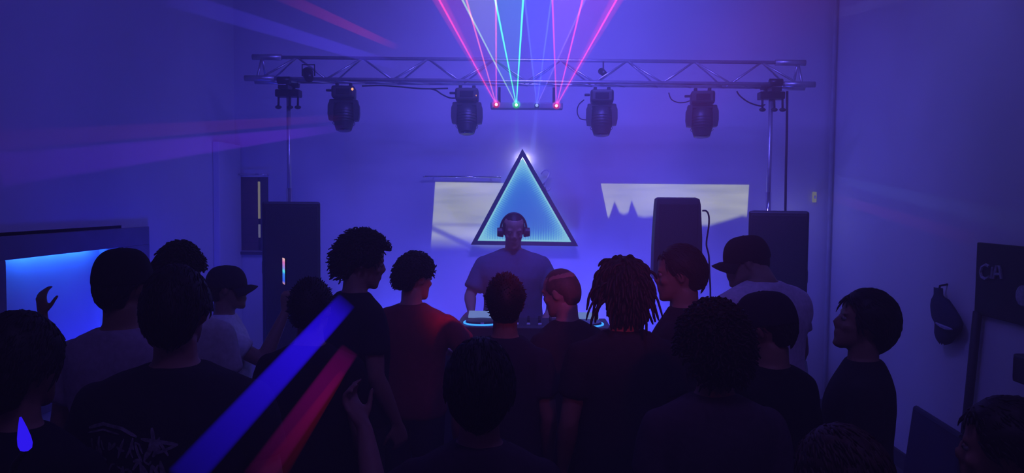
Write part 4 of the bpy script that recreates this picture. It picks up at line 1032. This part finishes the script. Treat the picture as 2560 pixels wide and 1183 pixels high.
# --- flat prints on the shirts, laid on the cloth
def print_on(key, strokes, m, name, zc, sc, xo=0.0):
    P = PERSONS[key]; me = P['shirt'].data
    tree = BVHTree.FromPolygons([v.co for v in me.vertices], [tuple(p.vertices) for p in me.polygons]); mb = MB()
    for pts, w in strokes:
        den = []
        for (a, b) in zip(pts[:-1], pts[1:]):
            k = max(2, int((V(b) - V(a)).length * sc / .012))
            den += [V(a).lerp(V(b), i / k) for i in range(k)]
        den.append(V(pts[-1])); row = []
        for i, q in enumerate(den):
            tn = (den[min(i + 1, len(den) - 1)] - den[max(i - 1, 0)]).normalized(); nn = V((-tn.y, tn.x)) * w * (0.5 if i in (0, len(den) - 1) else 1)
            pr = []
            for sg in (-1, 1):
                u = q + nn * sg; o = V((xo + u.x * sc, -1.0, zc + u.y * sc))
                h = tree.ray_cast(o, V((0, 1, 0)))
                pr.append(h[0] + h[1] * .0025 if h[0] else None)
            row.append(pr)
        for a, b in zip(row[:-1], row[1:]):
            if None in a or None in b: continue
            mb.add([a[0], a[1], b[1], b[0]], [(0, 1, 2, 3)])
    return mb.build(name, m, P['root'])
INK = mat('grey_print', (0.30, 0.28, 0.32), 0.9, noise_s=70, amount=0.5)
INKD = mat('dark_print', (0.03, 0.035, 0.03), 0.9, noise_s=70, amount=0.5)
rg = random.Random(5)
ST = [([(-.95, .80), (-.6, .92), (-.2, .84), (.12, .66)], .035), ([(-.95, .70), (-.6, .80), (-.25, .72)], .02),
      ([(.42, .85), (.5, .3)], .04), ([(.2, .62), (.6, .55), (.95, .48)], .04), ([(.3, .2), (.55, .6), (.75, .25)], .03), ([(.95, .48), (.7, .38), (.5, .3)], .03)]
def glyph(x, z, w, h, rg):                              # a jagged letter of two or three strokes
    c = [(x + w * a, z + h * b) for a, b in ((0, 0), (0, 1), (1, 1), (1, 0), (.5, .5), (1.1, .4), (-.1, .6))]
    out = []
    for k in range(rg.choice((2, 3, 3))):
        a, b = rg.sample(c, 2); m_ = (rg.uniform(-.2, .2) * w + (a[0] + b[0]) / 2, rg.uniform(-.2, .2) * h + (a[1] + b[1]) / 2)
        out.append(([a, m_, b], rg.uniform(.018, .034)))
    return out
for row, (z, h, x0, n_) in enumerate(((.18, .42, -1.0, 9), (-.35, .45, -.85, 9), (-.95, .5, -.6, 8))):
    for i in range(n_): ST += glyph(x0 + i * .18, z + .06 * math.sin(i * 1.7), .14, h, rg)
print_on(4, ST, INK, 'shirt_print', 1.24 * PERSONS[4]['s'], .13, -.07)
SD = []
for r_ in range(5):
    for i in range(9):
        x = -.95 + i * .21; z = .85 - r_ * .4
        SD += [([(x, z - .16), (x + .02, z + .13), (x + .12, z + .1), (x + .13, z - .15)], .05), ([(x, z), (x + .13, z - .03)], .045)]
print_on(6, SD, INKD, 'shirt_print', 1.10 * PERSONS[6]['s'], .17)

# --- phone in the raised hand
P = PERSONS[6]; A_, E_, W_, hd, hn, r_ = P['arms'][1]
hp = P['W'] @ (W_ + hd * .11 * P['s'])
ph = empty('smartphone', hp); tag(ph, 'phone held up with a bright screen seen edge on', 'phone')
pd = (at(712, 678, hp.y) - hp); Mp = Matrix.Rotation(R(-62), 3, 'Z')
MB().bbox((pd.x, pd.y, pd.z), (0.072, 0.009, 0.145), 0.004, Mp).build('case', M_black, ph)
scr = bpy.data.materials.new('phone_screen'); scr.use_nodes = True; nt = scr.node_tree; nt.nodes.clear()
o_ = nt.nodes.new('ShaderNodeOutputMaterial'); e_ = nt.nodes.new('ShaderNodeEmission'); tc_ = nt.nodes.new('ShaderNodeTexCoord'); s_ = nt.nodes.new('ShaderNodeSeparateXYZ'); r2 = nt.nodes.new('ShaderNodeValToRGB')
nt.links.new(tc_.outputs['Generated'], s_.inputs[0]); nt.links.new(s_.outputs['Z'], r2.inputs[0]); nt.links.new(r2.outputs[0], e_.inputs[0]); nt.links.new(e_.outputs[0], o_.inputs[0]); e_.inputs[1].default_value = 1.3
el = r2.color_ramp.elements; el[0].position = 0; el[0].color = (.6, .3, .4, 1); el[1].position = 1; el[1].color = (1, .6, .6, 1)
for a, c in ((.12, (.04, .12, 1, 1)), (.4, (.05, .25, 1, 1)), (.5, (.1, .9, 1, 1)), (.62, (.3, .3, 1, 1)), (.85, (.8, .2, .6, 1))):
    x = el.new(a); x.color = c
MB().box(V(pd) + Mp @ V((0, -.0058, 0)), (0.066, 0.002, 0.138), Mp).build('screen', scr, ph)

# --- bright blue spot at the lower left, put in as an emissive drop
g0 = at(66, 1128, 1.35); gl = empty('bright_drop', g0); tag(gl, 'bright blue spot shaped as a glowing teardrop at the lower left corner', 'bright spot')
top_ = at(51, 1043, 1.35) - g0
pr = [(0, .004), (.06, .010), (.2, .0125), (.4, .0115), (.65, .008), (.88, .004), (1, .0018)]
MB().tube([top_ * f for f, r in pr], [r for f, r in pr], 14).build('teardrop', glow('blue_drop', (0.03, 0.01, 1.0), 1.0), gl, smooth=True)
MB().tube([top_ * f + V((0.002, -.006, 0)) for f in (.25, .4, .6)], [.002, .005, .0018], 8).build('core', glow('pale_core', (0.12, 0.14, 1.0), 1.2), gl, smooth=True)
MB().tube([V((0, 0, .004)), V((-.03, .01, -.03)), V((-.05, .01, -.1))], [.006, .007, .007], 8).build('handle', M_black, gl, smooth=True)  # dark stem made up along with the drop
